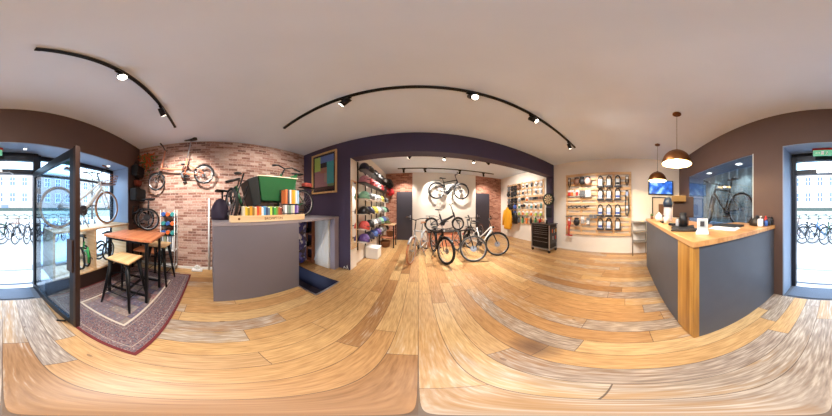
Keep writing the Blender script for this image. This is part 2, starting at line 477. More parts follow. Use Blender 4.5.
f = MB()
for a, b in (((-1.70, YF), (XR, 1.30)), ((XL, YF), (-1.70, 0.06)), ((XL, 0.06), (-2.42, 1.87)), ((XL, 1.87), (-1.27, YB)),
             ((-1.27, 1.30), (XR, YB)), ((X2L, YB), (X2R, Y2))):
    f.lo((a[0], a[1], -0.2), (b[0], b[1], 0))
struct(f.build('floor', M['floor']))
c = MB(); c.lo((XL - 0.1, YO, ZC), (X2R + 0.1, Y2 + 0.1, ZC + 0.15))
struct(c.build('ceiling', M['ceiling']))
w = MB(); w.lo((XL - 0.15, YO, -0.2), (XL, YB + 0.27, ZC)); struct(w.build('wall_left', M['brick_y']))
w = MB(); w.lo((XR, YO, -0.2), (XR + 0.25, 2.68, ZC)); struct(w.build('wall_right', M['white']))
w = MB()
w.lo((XL, YO, -0.2), (-2.34, YF, ZC)); w.lo((-2.34, YO, -0.2), (-0.5, YF, 0.02)); w.lo((-2.34, YO, 2.31), (0.687, YF, ZC))
w.lo((0.687, YO, -0.2), (1.167, YF, ZC)); w.lo((1.167, YO, -0.2), (3.27, YF, 1.02)); w.lo((1.167, YO, 2.28), (3.27, YF, ZC)); w.lo((3.27, YO, -0.2), (XR, YF, ZC))
struct(w.build('wall_front', M['taupe']))
w = MB()
w.lo((XL, YB, -0.2), (-1.363, 2.68, ZC)); w.lo((-1.363, YB, 2.5), (3.88, 2.68, ZC)); w.lo((3.88, YB, -0.2), (XR, 2.68, ZC))
struct(w.build('wall_back', M['plum']))
w = MB(); w.lo((-1.363, YB + 0.012, 0.0), (-1.352, 2.68, 2.5)); struct(w.build('trim_1', M['white']))
# reveals of door and windows
r = MB()
r.lo((0.672, YO, 0), (0.687, YF - 0.004, 2.31)); r.lo((-2.34, YO, 2.298), (0.672, YF - 0.004, 2.31)); r.lo((-2.34, YO, 0.3), (-2.325, YF - 0.004, 2.298))
r.lo((1.167, YO, 1.02), (1.18, YF - 0.02, 2.28)); r.lo((3.257, YO, 1.02), (3.27, YF - 0.02, 2.28)); r.lo((1.18, YO, 2.268), (3.257, YF - 0.02, 2.28)); r.lo((1.18, YO, 1.02), (3.257, YF - 0.02, 1.032))
struct(r.build('trim_2', reveal))
# back room
w = MB(); w.lo((X2L - 0.1, Y2, -0.2), (X2R + 0.1, Y2 + 0.12, ZC)); struct(w.build('wall_far', M['brick_x']))
w = MB(); w.lo((-0.25, Y2 - 0.07, 0), (2.60, Y2, ZC)); struct(w.build('trim_3', M['white']))
w = MB(); w.lo((X2L - 0.12, 2.68, -0.2), (X2L, Y2, ZC)); struct(w.build('wall_far_left', M['white']))
w = MB(); w.lo((X2R, 2.68, -0.2), (X2R + 0.12, Y2, ZC)); struct(w.build('wall_far_right', M['white']))
for i, (x0, x1) in enumerate(((-0.93, -0.26), (2.62, 3.36))):
    d = MB().lo((x0, Y2 - 0.05, 0.0), (x1, Y2 - 0.0, 2.1)).build('door_%d' % (i + 3), M['door_gray'], bevel=0.006); struct(d)
    h = MB(); hx = x1 - 0.08 if i == 0 else x0 + 0.08
    h.cyl((hx, Y2 - 0.07, 1.02), (0, 1, 0), 0.012, 0.05); h.tube([(hx, Y2 - 0.09, 1.02), (hx - 0.1 * (1 if i == 0 else -1), Y2 - 0.09, 1.02)], 0.009); h.box((hx, Y2 - 0.052, 1.0), (0.04, 0.006, 0.18))
    h.build('door_handle', M['steel'], d)
b = MB(); b.lo((XL, YF + 0.02, 0), (XL + 0.02, 0.04, 0.055)); struct(b.build('baseboard_left', M['wpaint']))
b = MB(); b.lo((XR - 0.012, -0.4, 0), (XR, 2.40, 0.05)); struct(b.build('baseboard_right', M['white']))

# door recess: grey mat, threshold, frame with transom, glass door folded inwards
struct(MB().lo((-0.5, YO - 0.02, -0.2), (0.687, YF, -0.004)).build('trim_4', M['mat_gray']))
tag(MB().lo((-0.42, -1.99, -0.003), (0.62, -1.70, 0.008)).build('door_mat', mat('blue_grey_doormat', (98, 112, 132), 0.95, noise=0.25, nscale=120, bump=0.6, bscale=400)),
    'blue grey ribbed doormat in the recess of the street door', 'doormat')
d1 = struct(bpy.data.objects.new('door_1', None)); C.objects.link(d1)
fr = MB(); y0, y1 = -2.08, -2.0
fr.lo((-0.56, y0, 0), (-0.48, y1, 2.298)); fr.lo((0.60, y0, 0), (0.672, y1, 2.298)); fr.lo((-0.48, y0, 1.93), (0.60, y1, 2.01)); fr.lo((-0.48, y0, 2.16), (0.60, y1, 2.298))
fr.build('door_frame', M['alu'], d1, bevel=0.004)
MB().lo((-0.48, -2.045, 2.01), (0.60, -2.037, 2.16)).build('transom_pane', M['glass'], d1)
MB().lo((-0.48, -2.1, 0.0), (0.60, -2.0, 0.012)).build('threshold', M['steel'], d1)
cl = MB(); cl.lo((0.0, -1.998, 1.935), (0.26, -1.95, 1.985)); cl.tube([(0.13, -1.96, 1.93), (-0.1, -1.88, 1.92), (-0.16, -1.97, 1.92)], 0.008)
cl.build('door_closer', M['steel'], d1)
# the leaf, hinged at the frame's left post and open at right angles into the shop
leaf = thing('glass_door', 'open glass street door with dark aluminium frame swung into the shop', 'door', (-0.49, -2.0, 0.0), math.radians(96))
L, H = 1.05, 1.955
g = MB(); g.lo((0.0, -0.022, 0.012), (0.06, 0.022, H)); g.lo((0.06, -0.022, 0.012), (L - 0.075, 0.022, 0.10)); g.lo((0.06, -0.022, H - 0.09), (L - 0.075, 0.022, H))
g.build('leaf_frame', M['alu'], leaf, bevel=0.004)
MB().lo((L - 0.075, -0.022, 0.012), (L - 0.015, 0.022, H)).build('lock_stile', M['alu'], leaf, bevel=0.004)
MB().lo((L - 0.015, -0.026, 0.006), (L + 0.02, 0.026, H + 0.01)).build('edge_profile', M['brown_al'], leaf, bevel=0.004)
MB().lo((0.06, -0.004, 0.10), (L - 0.075, 0.004, H - 0.09)).build('door_pane', M['blue_glass'], leaf)
MB().lo((L - 0.10, -0.038, 0.80), (L - 0.012, 0.038, 1.12)).build('lock_box', M['brown_al'], leaf, bevel=0.006)
h = MB(); h.tube([(L - 0.045, 0.022, 0.62), (L - 0.045, 0.05, 0.62), (L - 0.045, 0.05, 0.70), (L - 0.045, 0.022, 0.70)], 0.008); h.build('door_stop_catch', M['steel'], leaf)
bt = MB(); bt.tube([(L - 0.12, -0.03, 0.02), (L - 0.18, -0.09, 0.012)], 0.012); bt.build('floor_bolt', M['black'], leaf)
# exit sign under the recess soffit
ex = thing('exit_sign', 'green and white running man exit sign with red strip under the door recess soffit', 'sign', (0.15, -1.86, 2.298))
MB().lo((-0.16, -0.02, -0.03), (0.16, 0.02, 0.0)).build('sign_bracket', M['red'], ex)
MB().lo((-0.15, -0.012, -0.12), (0.15, 0.012, -0.03)).build('sign_panel', mat('exit_green', (70, 150, 110), 0.4, emit=(120, 200, 160), es=0.3), ex)
sm_ = MB(); sm_.box((-0.05, 0.0135, -0.065), (0.014, 0.002, 0.014)); sm_.tube([(-0.05, 0.013, -0.075), (-0.04, 0.013, -0.092)], 0.005); sm_.tube([(-0.04, 0.013, -0.092), (-0.055, 0.013, -0.108)], 0.004); sm_.tube([(-0.04, 0.013, -0.092), (-0.025, 0.013, -0.108)], 0.004); sm_.tube([(-0.065, 0.013, -0.08), (-0.035, 0.013, -0.078)], 0.0035)
sm_.box((0.015, 0.0135, -0.076), (0.035, 0.002, 0.055)); sm_.add([(0.05, 0.0135, -0.07), (0.05, 0.0135, -0.084), (0.085, 0.0135, -0.077)], [(0, 1, 2)]); sm_.box((0.1, 0.0135, -0.077), (0.03, 0.002, 0.008))
sm_.build('running_man', M['card'], ex)
# left display window: outer glazing, plinth
w1 = struct(bpy.data.objects.new('window_1', None)); C.objects.link(w1)
g = MB(); g.lo((-2.325, -2.16, 0.3), (-2.27, -2.10, 2.298)); g.lo((-0.62, -2.16, 0.0), (-0.56, -2.06, 2.298)); g.lo((-2.27, -2.16, 2.22), (-0.62, -2.10, 2.298)); g.lo((-2.27, -2.16, 0.3), (-0.62, -2.10, 0.36)); g.lo((-2.27, -2.15, 1.93), (-0.62, -2.11, 1.97))
g.build('window_frame', M['alu'], w1, bevel=0.004)
MB().lo((-2.27, -2.135, 0.36), (-0.62, -2.127, 2.22)).build('window_pane', M['glass'], w1)
w2 = struct(bpy.data.objects.new('window_2', None)); C.objects.link(w2)
MB().lo((1.18, -2.12, 1.032), (3.257, -2.112, 2.268)).build('window_pane', M['glass'], w2)
MB().lo((1.18, YF - 0.018, 1.032), (3.257, YF - 0.010, 2.268)).build('window_pane', M['show_glass'], w2)
g = MB(); g.lo((1.167, YF - 0.02, 1.02), (1.180, YF + 0.004, 2.28)); g.build('pane_edge', mat('polished_glass_edge', (225, 238, 240), 0.15), w2)
sh = MB()
for i in range(34): sh.box((1.21 + i * 0.0607, -2.15, 1.65), (0.058, 0.006, 1.22), Matrix.Rotation(0.6 if i % 4 else 1.1, 3, 'Z'))
sh.build('window_blind', mat('grey_blind_slats', (200, 190, 178), 0.55), w2)

# stairwell: navy walls, steps, metal nosing
w = MB(); w.lo((-2.5, 0.06, -2.6), (-2.42, 1.87, -0.2)); w.lo((-2.42, 1.87, -2.6), (-1.27, 1.95, -0.2)); w.lo((-1.27, 1.30, -2.6), (-1.19, 1.87, -0.2)); w.lo((-1.70, 0.06, -2.6), (-1.62, 1.30, -0.2)); w.lo((-1.62, 1.30, -2.6), (-1.27, 1.38, -0.2)); w.lo((-2.5, 0.0, -2.8), (-1.19, 1.95, -2.6))
struct(w.build('wall_stairwell', M['navy']))
w = MB(); w.lo((-2.42, 0.06, -0.2), (-2.41, 1.87, -0.001)); w.lo((-2.41, 1.86, -0.2), (-1.27, 1.87, -0.001)); w.lo((-1.28, 1.30, -0.2), (-1.27, 1.86, -0.001)); w.lo((-1.70, 1.30, -0.2), (-1.28, 1.31, -0.001))
struct(w.build('trim_5', M['navy']))
st = thing('staircase', 'dark wooden steps going down into the navy stairwell beside the mauve panel', 'staircase', (0, 0, 0))
for i in range(8):
    MB().lo((-2.405, 1.83 - 0.22 * (i + 1), -0.42 - 0.2 * i), (-1.30 if i < 2 else -1.71, 1.85 - 0.22 * i, -0.38 - 0.2 * i)).build('tread', mat('dark_stair_wood', (58, 50, 60), 0.5), st)
n = MB(); n.lo((-1.70, 1.285, -0.002), (-1.255, 1.315, 0.006)); n.lo((-1.285, 1.315, -0.002), (-1.255, 1.87, 0.006))
struct(n.build('trim_6', M['steel']))
# the raised platform over the stairs with its mauve front panel
pf = thing('display_platform', 'mauve grey boxed platform with pale top over the stairs', 'platform', (0, 0, 0))
MB().lo((-1.68, 0.04, 0.0), (-1.64, 1.30, 1.17)).build('front_panel', M['mauve'], pf, bevel=0.003)
MB().lo((-2.80, 0.04, 0.0), (-1.68, 0.075, 1.17)).build('end_panel', M['mauve'], pf)
MB().lo((-2.80, 0.03, 1.17), (-1.636, 2.40, 1.215)).build('platform_top', mat('pale_grey_top', (150, 142, 148), 0.35, noise=0.04), pf, bevel=0.003)
MB().lo((-1.76, 2.24, 0.0), (-1.64, 2.40, 1.17)).build('support_post', mat('grey_post', (150, 142, 156), 0.5), pf, bevel=0.003)
# white boarded cupboard and hanging things below the platform
cb = thing('boarded_cupboard', 'white boarded cupboard standing behind the stairwell under the platform', 'cupboard', (-1.98, 2.31, 0.0))
q = MB(); q.lo((-0.22, -0.09, 0), (0.2, 0.08, 1.14)); q.build('body', M['wpaint'], cb, bevel=0.003)
for i in range(4): MB().lo((-0.212 + i * 0.104, -0.10, 0.03), (-0.116 + i * 0.104, -0.09, 1.12)).build('board', M['wpaint'], cb, bevel=0.003)
MB().box((-0.02, -0.112, 0.6), (0.05, 0.006, 1.05), Matrix.Rotation(0.38, 3, 'Y')).build('diagonal_brace', M['card'], cb)
sf = thing('storage_shelf', 'small dark shelf with boots and tins beside the white boarded cupboard', 'shelf', (-2.45, 2.28, 0.0))
for z in (0.02, 0.38, 0.74, 1.08): MB().lo((-0.2, -0.1, z), (0.2, 0.1, z + 0.02)).build('shelf_board', M['crate'], sf)
for x in (-0.2, 0.18): MB().lo((x, -0.1, 0), (x + 0.02, 0.1, 1.12)).build('side_panel', M['crate'], sf)
for i, (x, z, nm) in enumerate(((-0.08, 0.40, 'M'), (0.08, 0.40, 'M'), (-0.08, 0.76, 'M'), (0.09, 0.76, 'M'))):
    bo = MB(); bo.tube([(x, 0.02, z), (x, 0.02, z + 0.12)], [0.04, 0.035]); bo.tube([(x, 0.04, z + 0.03), (x, -0.07, z + 0.028)], [0.035, 0.03])
    tag(bo.build('boot', M['brown_l'] if i % 2 else M['blackp'], loc=(-2.45, 2.28, 0.0)), ['black boot at left on the lower shelf by the cupboard', 'brown boot at right on the lower shelf by the cupboard', 'black boot at left on the upper shelf by the cupboard', 'brown boot at right on the upper shelf by the cupboard'][i], 'boot', 'boots on the small shelf')
hg = MB()
rings = []
for k in range(9):
    z = 1.13 - k * 0.12; wv = 0.015 * math.sin(k * 1.7)
    rings.append([(math.cos(t) * (0.06 + 0.02 * math.sin(3 * t + k)) + wv, math.sin(t) * (0.15 + 0.02 * math.sin(5 * t)), z) for t in [2 * PI * j / 16 for j in range(16)]])
hg.loft(rings)
sp = NT('blue_pattern_cloth'); vo = sp.n('TexVoronoi'); vo.inputs['Scale'].default_value = 16; sp.t.links.new(sp.tc.outputs['Object'], vo.inputs['Vector'])
cc = sp.ramp(sp.xyz(vo.outputs['Color'])[0], [(0, (46, 46, 120)), (0.4, (90, 90, 160)), (0.6, (206, 206, 222)), (0.8, (60, 50, 70))], True); sp.t.links.new(cc, sp.b.inputs['Base Color'])
tag(hg.build('hanging_cloth', sp.m, loc=(-2.2, 1.78, 0.03)), 'blue and white patterned cloth hanging under the platform beside the mauve panel', 'cloth')
pp = MB(); pp.tube([(-2.20, 1.66, 0.02), (-2.17, 1.68, 0.5), (-2.19, 1.70, 0.9), (-2.28, 1.74, 1.16)], 0.018, 8)
tag(pp.build('white_hose', M['wpaint']), 'curved white hose in front of the blue patterned cloth', 'hose')
cb2 = MB(); cb2.tube([(-1.50, 2.36, 0.02), (-1.46, 2.33, 0.10), (-1.42, 2.36, 0.03), (-1.40, 2.34, 0.14), (-1.385, 2.37, 0.02)], 0.008)
tag(cb2.build('power_cable', M['wpaint']), 'small looped white cable at the foot of the plum wall', 'cable')
vp = MB(); vp.tube([(-2.77, -0.03, 0.02), (-2.77, -0.03, 1.6)], 0.02); vp.box((-2.77, -0.03, 1.2), (0.03, 0.06, 0.02))
tag(vp.build('heating_pipe', M['wpaint']), 'thin white pipe running up the brick wall beside the mauve panel', 'pipe')
vl = MB(); vl.box((-2.74, -0.27, 0.06), (0.07, 0.12, 0.10)); vl.cyl((-2.70, -0.27, 0.10), (0, 0, 1), 0.03, 0.1); vl.box((-2.70, -0.27, 0.03), (0.1, 0.22, 0.05))
tag(vl.build('pipe_box', M['wpaint'], bevel=0.01), 'white pipe box on the floor against the brick wall', 'box')

# ---------------------------------------------------------------- outdoors
s = MB(); s.lo((-40, -40, -0.3), (40, YO - 0.02, -0.02)); struct(s.build('street', M['paving']))
kz = MB(); kz.lo((-30, -3.0, -0.02), (30, -2.75, -0.005)); struct(kz.build('kerb_strip', mat('grey_kerb', (150, 156, 164), 0.8, noise=0.1)))
bm_ = thing('brick_building', 'pale brick building with rows of white windows across the street', 'building', (0, -26, 0))
MB().lo((-32, -6, -0.3), (32, 0, 8.6)).build('facade', brick_material('pale_far_brick', 'x', [(150, 128, 118), (170, 148, 136), (186, 166, 154)], (180, 170, 164), 1.6), bm_)
MB().lo((-32.3, -6.2, 8.6), (32.3, 0.3, 9.0)).build('roof_cornice', mat('pale_stone', (206, 200, 196), 0.8), bm_)
wf, wg = mat('white_window_frame', (236, 238, 240), 0.5), mat('far_window_glass', (86, 98, 118), 0.15)
wn0 = None
for i in range(-12, 13):
    for j, z in enumerate((2.6, 5.8)):
        if wn0 is None:
            g = MB(); g.lo((-0.6, 0, 0), (0.6, 0.06, 1.9)); wn0 = g.build('window', wf, bm_)
            p = MB()
            for a in (-0.5, 0.06):
                for c_ in (0.1, 1.0): p.lo((a, 0.06, c_), (a + 0.44, 0.08, c_ + 0.8))
            pn0 = p.build('pane', wg, wn0)
            o = wn0
        else:
            o = wn0.copy(); C.objects.link(o); q = pn0.copy(); C.objects.link(q); q.parent = o
        o.location = (i * 2.4 + 0.4, 0.0, z)
MB().lo((-1.2, 0.0, -0.2), (0.2, 0.1, 2.0)).build('front_door', mat('blue_grey_door', (100, 112, 140), 0.5), bm_)
tag(MB().lo((-24, -17.6, 1.0), (24, -16.6, 1.42)).build('clipped_hedge', M['hedge']), 'long clipped green hedge in front of the pale brick building', 'hedge')
tag(MB().lo((-24, -17.7, -0.02), (24, -16.5, 1.0)).build('low_wall', mat('pale_green_wall', (160, 166, 156), 0.9, noise=0.1)), 'low pale wall under the hedge across the street', 'wall')
# trees in front of the building, seen over the window bikes
for i, (x, y) in enumerate(((-10.5, -13.0), (-15.5, -12.0))):
    t = thing('street_tree', ['bare slim street tree in front of the building, nearer the street door', 'bare slim street tree in front of the building, farther left'][i], 'tree', (x, y, -0.02), i, 'street trees')
    tr = MB(); tr.tube([(0, 0, 0), (0.05, 0, 2.2), (0, 0.05, 4.2), (0.1, 0, 6.5)], [0.16, 0.13, 0.09, 0.02]); tr.build('trunk', mat('bark', (96, 84, 76), 0.9), t)
    br = MB(); lf = MB(); rg = random.Random(i)
    for k in range(26):
        z = 2.2 + rg.random() * 4; a = rg.random() * 6.28; l = 0.8 + rg.random() * 1.3
        e_ = Vector((math.cos(a) * l, math.sin(a) * l, z + 0.7 * l)); br.tube([(0, 0, z), tuple(e_ * 0.5 + Vector((0, 0, z * 0.5))), tuple(e_)], [0.035, 0.02, 0.006], 5)
        for q in range(14):
            pnt = e_ + Vector((rg.uniform(-.5, .5), rg.uniform(-.5, .5), rg.uniform(-.4, .4)))
            u = Vector((rg.uniform(-1, 1), rg.uniform(-1, 1), rg.uniform(-1, 1))).normalized() * 0.07; v_ = u.orthogonal() * 0.7
            lf.add([pnt - u, pnt + v_, pnt + u, pnt - v_], [(0, 1, 2, 3)])
    br.build('branches', MC['bark'], t); lf.build('foliage', mat('pale_leaves', (120, 146, 110), 0.8), t)
# ---------------------------------------------------------------- bicycles
BIKE_MESH = {}
def bike(label, group=None, name='bicycle', cat='bicycle', R=0.345, wbase=1.06, tr=0.022, style='diamond', frame=None, tyre=None, rim=None,
         steer=0.0, bar='flat', fenders=False, rack=False, battery=False, basket=False, light=False, saddle_c=None, grip_c=None, stand=False,
         seat_h=0.93, bar_h=1.02, spokes=20, lean=0.0, no_front=False, rot=None, loc=(0, 0, 0), rz=0.0, pedal_a=0.5, fork_c=None, disc=False, lod=1, fend_c=None, chainguard=False):
    frame = frame or M['black']; tyre = tyre or M['rubber']; rim = rim or M['steel']; saddle_c = saddle_c or M['blackp']; grip_c = grip_c or M['blackp']; fork_c = fork_c or frame; fend_c = fend_c or M['blackp']
    root = thing(name, label, cat, loc, rz, group, rot or (lean, 0, rz))
    rh = Vector((-wbase / 2, 0, R)); fh = Vector((wbase / 2, 0, R))
    ha = math.radians(71); a = Vector((-math.cos(ha), 0, math.sin(ha))); perp = Vector((math.sin(ha), 0, math.cos(ha)))
    small = R < 0.27
    crown = fh - perp * 0.045 + a * (R + 0.045)
    H0 = crown + a * 0.02
    hl = 0.13 if not small else 0.15
    H1 = H0 + a * hl
    bb = Vector((rh.x + (0.43 if not small else 0.40), 0, 0.28))
    sa = Vector((-math.cos(math.radians(73)), 0, math.sin(math.radians(73))))
    S = bb + sa * (0.46 if not small else 0.26)
    T = bb + sa * ((seat_h - bb.z) / sa.z)
    pivot = Matrix.Translation(crown) @ Matrix.Rotation(steer, 4, a) @ Matrix.Translation(-crown)
    ft = 0.019 if not battery else 0.026
    # frame
    m = MB(); n = 8
    if style == 'diamond':
        m.tube([H1 - a * 0.02, S - sa * 0.01], ft * 0.85, n); m.tube([H0 + a * 0.02, bb], ft * 1.15, n); m.tube([bb, S + sa * 0.03], ft * 0.9, n)
    elif style == 'step':
        m.tube([H0 + a * 0.03, bb + Vector((0.16, 0, 0.10)), bb], ft * 2.3, n); m.tube([H1, H1.lerp(bb + sa * 0.2, 0.55) - Vector((0, 0, 0.03)), bb + sa * 0.18], ft * 1.0, n); m.tube([bb, S + sa * 0.06], ft, n)
    elif style == 'fold':
        m.tube([H0 + a * 0.04, (H0 + a * 0.0).lerp(bb, 0.5) + Vector((0, 0, 0.055)), bb + Vector((0.03, 0, 0.10)), bb + Vector((-0.02, 0, 0.08))], ft * 1.35, n)
        m.tube([bb, bb + sa * 0.34], ft * 1.1, n)
    m.tube([H0 - a * 0.01, H1 + a * 0.01], ft * 1.25, n)
    m.cyl(bb, (0, 1, 0), 0.026, 0.075, 12)
    so = 0.062
    for sy in (-1, 1):
        m.tube([bb + Vector((0, 0.025 * sy, 0)), rh + Vector((0.1, so * sy * 0.9, 0)), rh + Vector((0, so * sy, 0))], 0.010, 6)
        top = S - sa * 0.02 if style != 'fold' else bb + sa * 0.2
        m.tube([top + Vector((0, 0.015 * sy, 0)), rh + Vector((0.05, so * sy, 0.08)), rh + Vector((0, so * sy, 0))], 0.008, 6)
    m.build('frame', frame, root)
    # fork
    m = MB(pivot); m.tube([crown - a * 0.0, H1], 0.014, n)
    for sy in (-1, 1):
        m.tube([crown + Vector((0, 0.012 * sy, 0)), crown + Vector((0.0, 0.052 * sy, 0)) - a * 0.03, fh.lerp(crown, 0.4) + Vector((0.01, 0.052 * sy, 0)), fh + Vector((0, 0.05 * sy, 0))], [0.014, 0.014, 0.012, 0.009], 6)
    m.build('fork', fork_c, root)
    # wheels: object at the hub, mesh shared
    def wheel_meshes(key):
        if key in BIKE_MESH: return BIKE_MESH[key]
        w = MB(); w.ring((0, 0, 0), R - tr * 1.9, 0.011, nu=36, nv=6, flat=1.0); w.cyl((0, 0, 0), (0, 1, 0), 0.022, 0.10, 10); w.cyl((0, 0, 0), (0, 1, 0), 0.007, 0.13, 8)
        for i in range(spokes):
            q = 2 * PI * i / spokes; q2 = q + (0.35 if i % 2 else -0.35); sy = 0.028 if (i // 2) % 2 else -0.028
            w.tube([(0.02 * math.cos(q2), sy, 0.02 * math.sin(q2)), ((R - tr * 2) * math.cos(q), 0, (R - tr * 2) * math.sin(q))], 0.0016, 3)
        wo = w.build('wheel', rim); t = MB(); t.ring((0, 0, 0), R - tr, tr, nu=40, nv=8); to = t.build('tyre', tyre)
        BIKE_MESH[key] = (wo.data, to.data); bpy.data.objects.remove(wo); bpy.data.objects.remove(to)
        return BIKE_MESH[key]
    wm, tm = wheel_meshes((R, tr, spokes, rim.name, tyre.name))
    for nm, c_, rr in (('rear_wheel', rh, None), ('front_wheel', fh, steer)):
        if nm == 'front_wheel' and no_front: continue
        o = bpy.data.objects.new(nm, wm); C.objects.link(o); o.parent = root
        if rr:
            mt = pivot @ Matrix.Translation(c_); o.location = mt.to_translation(); o.rotation_euler = mt.to_euler()
        else: o.location = c_
        t = bpy.data.objects.new('tyre', tm); C.objects.link(t); t.parent = o
    if disc:
        d = MB(pivot); d.cyl(fh + Vector((0, 0.035, 0)), (0, 1, 0), 0.08, 0.003, 20); d.cyl(fh + Vector((0, 0.033, 0)), (0, 1, 0), 0.035, 0.01, 12); d.build('brake_disc', M['steel'], root)
    # cranks and pedals
    m = MB(); m.cyl(bb, (0, 1, 0), 0.014, 0.15, 8); m.cyl(bb + Vector((0, -0.05, 0)), (0, 1, 0), 0.085, 0.004, 24); m.ring(bb + Vector((0, -0.05, 0)), 0.088, 0.004, nu=24, nv=4)
    pa = Vector((math.cos(pedal_a), 0, math.sin(pedal_a))) * 0.17
    for sg in (1, -1): m.tube([bb + Vector((0, -0.065 * sg, 0)), bb + pa * sg + Vector((0, -0.075 * sg, 0))], 0.009, 6)
    cr = m.build('crankset', M['dgray'], root)
    for sg in (1, -1):
        p = MB(); p.box(bb + pa * sg + Vector((0, -0.125 * sg, 0)), (0.08, 0.09, 0.018)); p.build('pedal', M['blackp'], cr)
    m = MB()
    sp_ = 0.038
    m.tube([bb + Vector((0.0, -0.052, 0.085)), rh + Vector((0, -0.052, sp_))], 0.004, 4); m.tube([bb + Vector((0, -0.052, -0.085)), rh + Vector((0, -0.052, -sp_))], 0.004, 4); m.cyl(rh + Vector((0, -0.05, 0)), (0, 1, 0), 0.045, 0.014, 16)
    m.build('chain', M['gray'], root)
    if chainguard:
        m = MB(); m.box((bb + rh) / 2 + Vector((0.04, -0.066, 0.05)), (0.44, 0.012, 0.09), Matrix.Rotation(math.atan2(R - bb.z, 0.43), 3, 'Y')); m.build('chain_guard', fend_c, root, bevel=0.005)
    # seat post and saddle
    m = MB(); m.tube([S - sa * 0.02 if style != 'fold' else bb + sa * 0.3, T], 0.013, 8); m.build('seat_post', M['steel'] if small else M['blackp'], root)
    m = MB(); rings = []
    for xx, ww, hh in ((-0.13, 0.05, 0.03), (-0.12, 0.075, 0.045), (-0.08, 0.085, 0.05), (-0.02, 0.05, 0.042), (0.06, 0.024, 0.035), (0.125, 0.018, 0.03), (0.14, 0.008, 0.015)):
        rings.append([T + Vector((xx, ww * math.cos(q), 0.03 + hh * 0.5 * math.sin(q) + (0.012 if xx < -0.07 else 0))) for q in [2 * PI * j / 12 for j in range(12)]])
    m.loft(rings); m.build('saddle', saddle_c, root)
    # handlebar
    top = H1 + a * max(0.02, (bar_h - H1.z) / a.z)
    m = MB(pivot); m.tube([H1, top], 0.014 if not small else 0.018, 8)
    ex_ = 0.07 if bar != 'fold' else 0.0
    clampp = top + Vector((ex_, 0, 0.01)); m.tube([top, clampp], 0.015, 8) if ex_ else None
    m.build('stem', frame if small else M['blackp'], root)
    m = MB(pivot)
    if bar == 'flat':
        pts = [clampp + Vector((-0.05, s_ * 0.31, 0.02)) if abs(s_) == 1 else clampp + Vector((0, s_ * 0.31, 0.0)) for s_ in (-1, -0.3, 0, 0.3, 1)]; gd = (Vector((-0.01, 1, 0)))
    elif bar == 'city':
        pts = [clampp + Vector(v) for v in ((-0.2, -0.29, 0.05), (-0.06, -0.27, 0.06), (0.02, -0.15, 0.05), (0, 0, 0), (0.02, 0.15, 0.05), (-0.06, 0.27, 0.06), (-0.2, 0.29, 0.05))]
    elif bar == 'fold':
        pts = [clampp + Vector(v) for v in ((0, -0.27, 0.05), (0, -0.12, 0.05), (0, -0.06, 0.0), (0, 0.06, 0.0), (0, 0.12, 0.05), (0, 0.27, 0.05))]
    else:
        pts = [clampp + Vector(v) for v in ((-0.02, -0.21, -0.12), (0.08, -0.21, -0.08), (0.08, -0.20, 0), (0, -0.18, 0), (0, 0.18, 0), (0.08, 0.20, 0), (0.08, 0.21, -0.08), (-0.02, 0.21, -0.12))]
    m.tube(pts, 0.011, 6); hb = m.build('handlebar', M['blackp'], root)
    for e0, e1 in ((pts[0], pts[1]), (pts[-1], pts[-2])):
        d_ = (e1 - e0).normalized(); g = MB(pivot); g.tube([e0 - d_ * 0.004, e0 + d_ * 0.12], 0.016, 8); g.build('grip', grip_c, hb)
        if lod:
            l = MB(pivot); l.tube([e0 + d_ * 0.15, e0 + d_ * 0.13 + Vector((0.05, 0, -0.02)), e0 + d_ * 0.03 + Vector((0.07, 0, -0.03))], 0.005, 5); l.build('brake_lever', M['blackp'], hb)
    if fenders:
        m = MB(pivot); m.ring(fh, R + 0.012, 0.020, a0=0.9, a1=2.75, nu=20, nv=6, flat=0.35) if False else None
        def fend(cn, a0, a1, xf):
            q = MB(xf); k = 18; vs = []
            for i in range(k + 1):
                t = a0 + (a1 - a0) * i / k
                for yy, dr in ((-0.030, -0.012), (-0.02, 0.0), (0.02, 0.0), (0.030, -0.012), (0.02, -0.006), (-0.02, -0.006)):
                    rr_ = R + 0.014 + dr; vs.append(cn + Vector((math.cos(t) * rr_, yy, math.sin(t) * rr_)))
            q.loft([vs[i * 6:(i + 1) * 6] for i in range(k + 1)]); q.build('mudguard', fend_c, root)
        fend(rh, 0.5, 3.5, None)
        if not no_front: fend(fh, 0.75, 2.95, pivot)
    if rack:
        m = MB(); zt = 2 * R + 0.06
        for sy in (-1, 1):
            m.tube([rh + Vector((0.12, 0.06 * sy, zt - R)), rh + Vector((-0.20, 0.07 * sy, zt - R))], 0.007, 5); m.tube([rh + Vector((0, 0.07 * sy, 0)), rh + Vector((-0.08, 0.07 * sy, zt - R))], 0.006, 5)
        for xx in (0.12, 0.02, -0.09, -0.20): m.tube([rh + Vector((xx, -0.065, zt - R)), rh + Vector((xx, 0.065, zt - R))], 0.006, 5)
        m.tube([rh + Vector((0.12, 0, zt - R)), S - sa * 0.05], 0.006, 5)
        m.build('rear_rack', M['blackp'], root)
    if battery:
        m = MB(); d_ = (H0 - bb); R3 = Matrix.Rotation(-math.atan2(d_.z, d_.x), 3, 'Y')
        m.box(bb.lerp(H0, 0.52) + Vector((-0.02, 0, 0.035)), (0.36, 0.07, 0.075), R3); m.build('battery', M['blackp'], root, bevel=0.012)
        m = MB(); m.cyl(bb + Vector((0.02, 0, 0.01)), (0, 1, 0), 0.07, 0.12, 16); m.box(bb + Vector((0.07, 0, 0.06)), (0.14, 0.10, 0.10), R3); m.build('motor', M['blackp'], root, bevel=0.01)
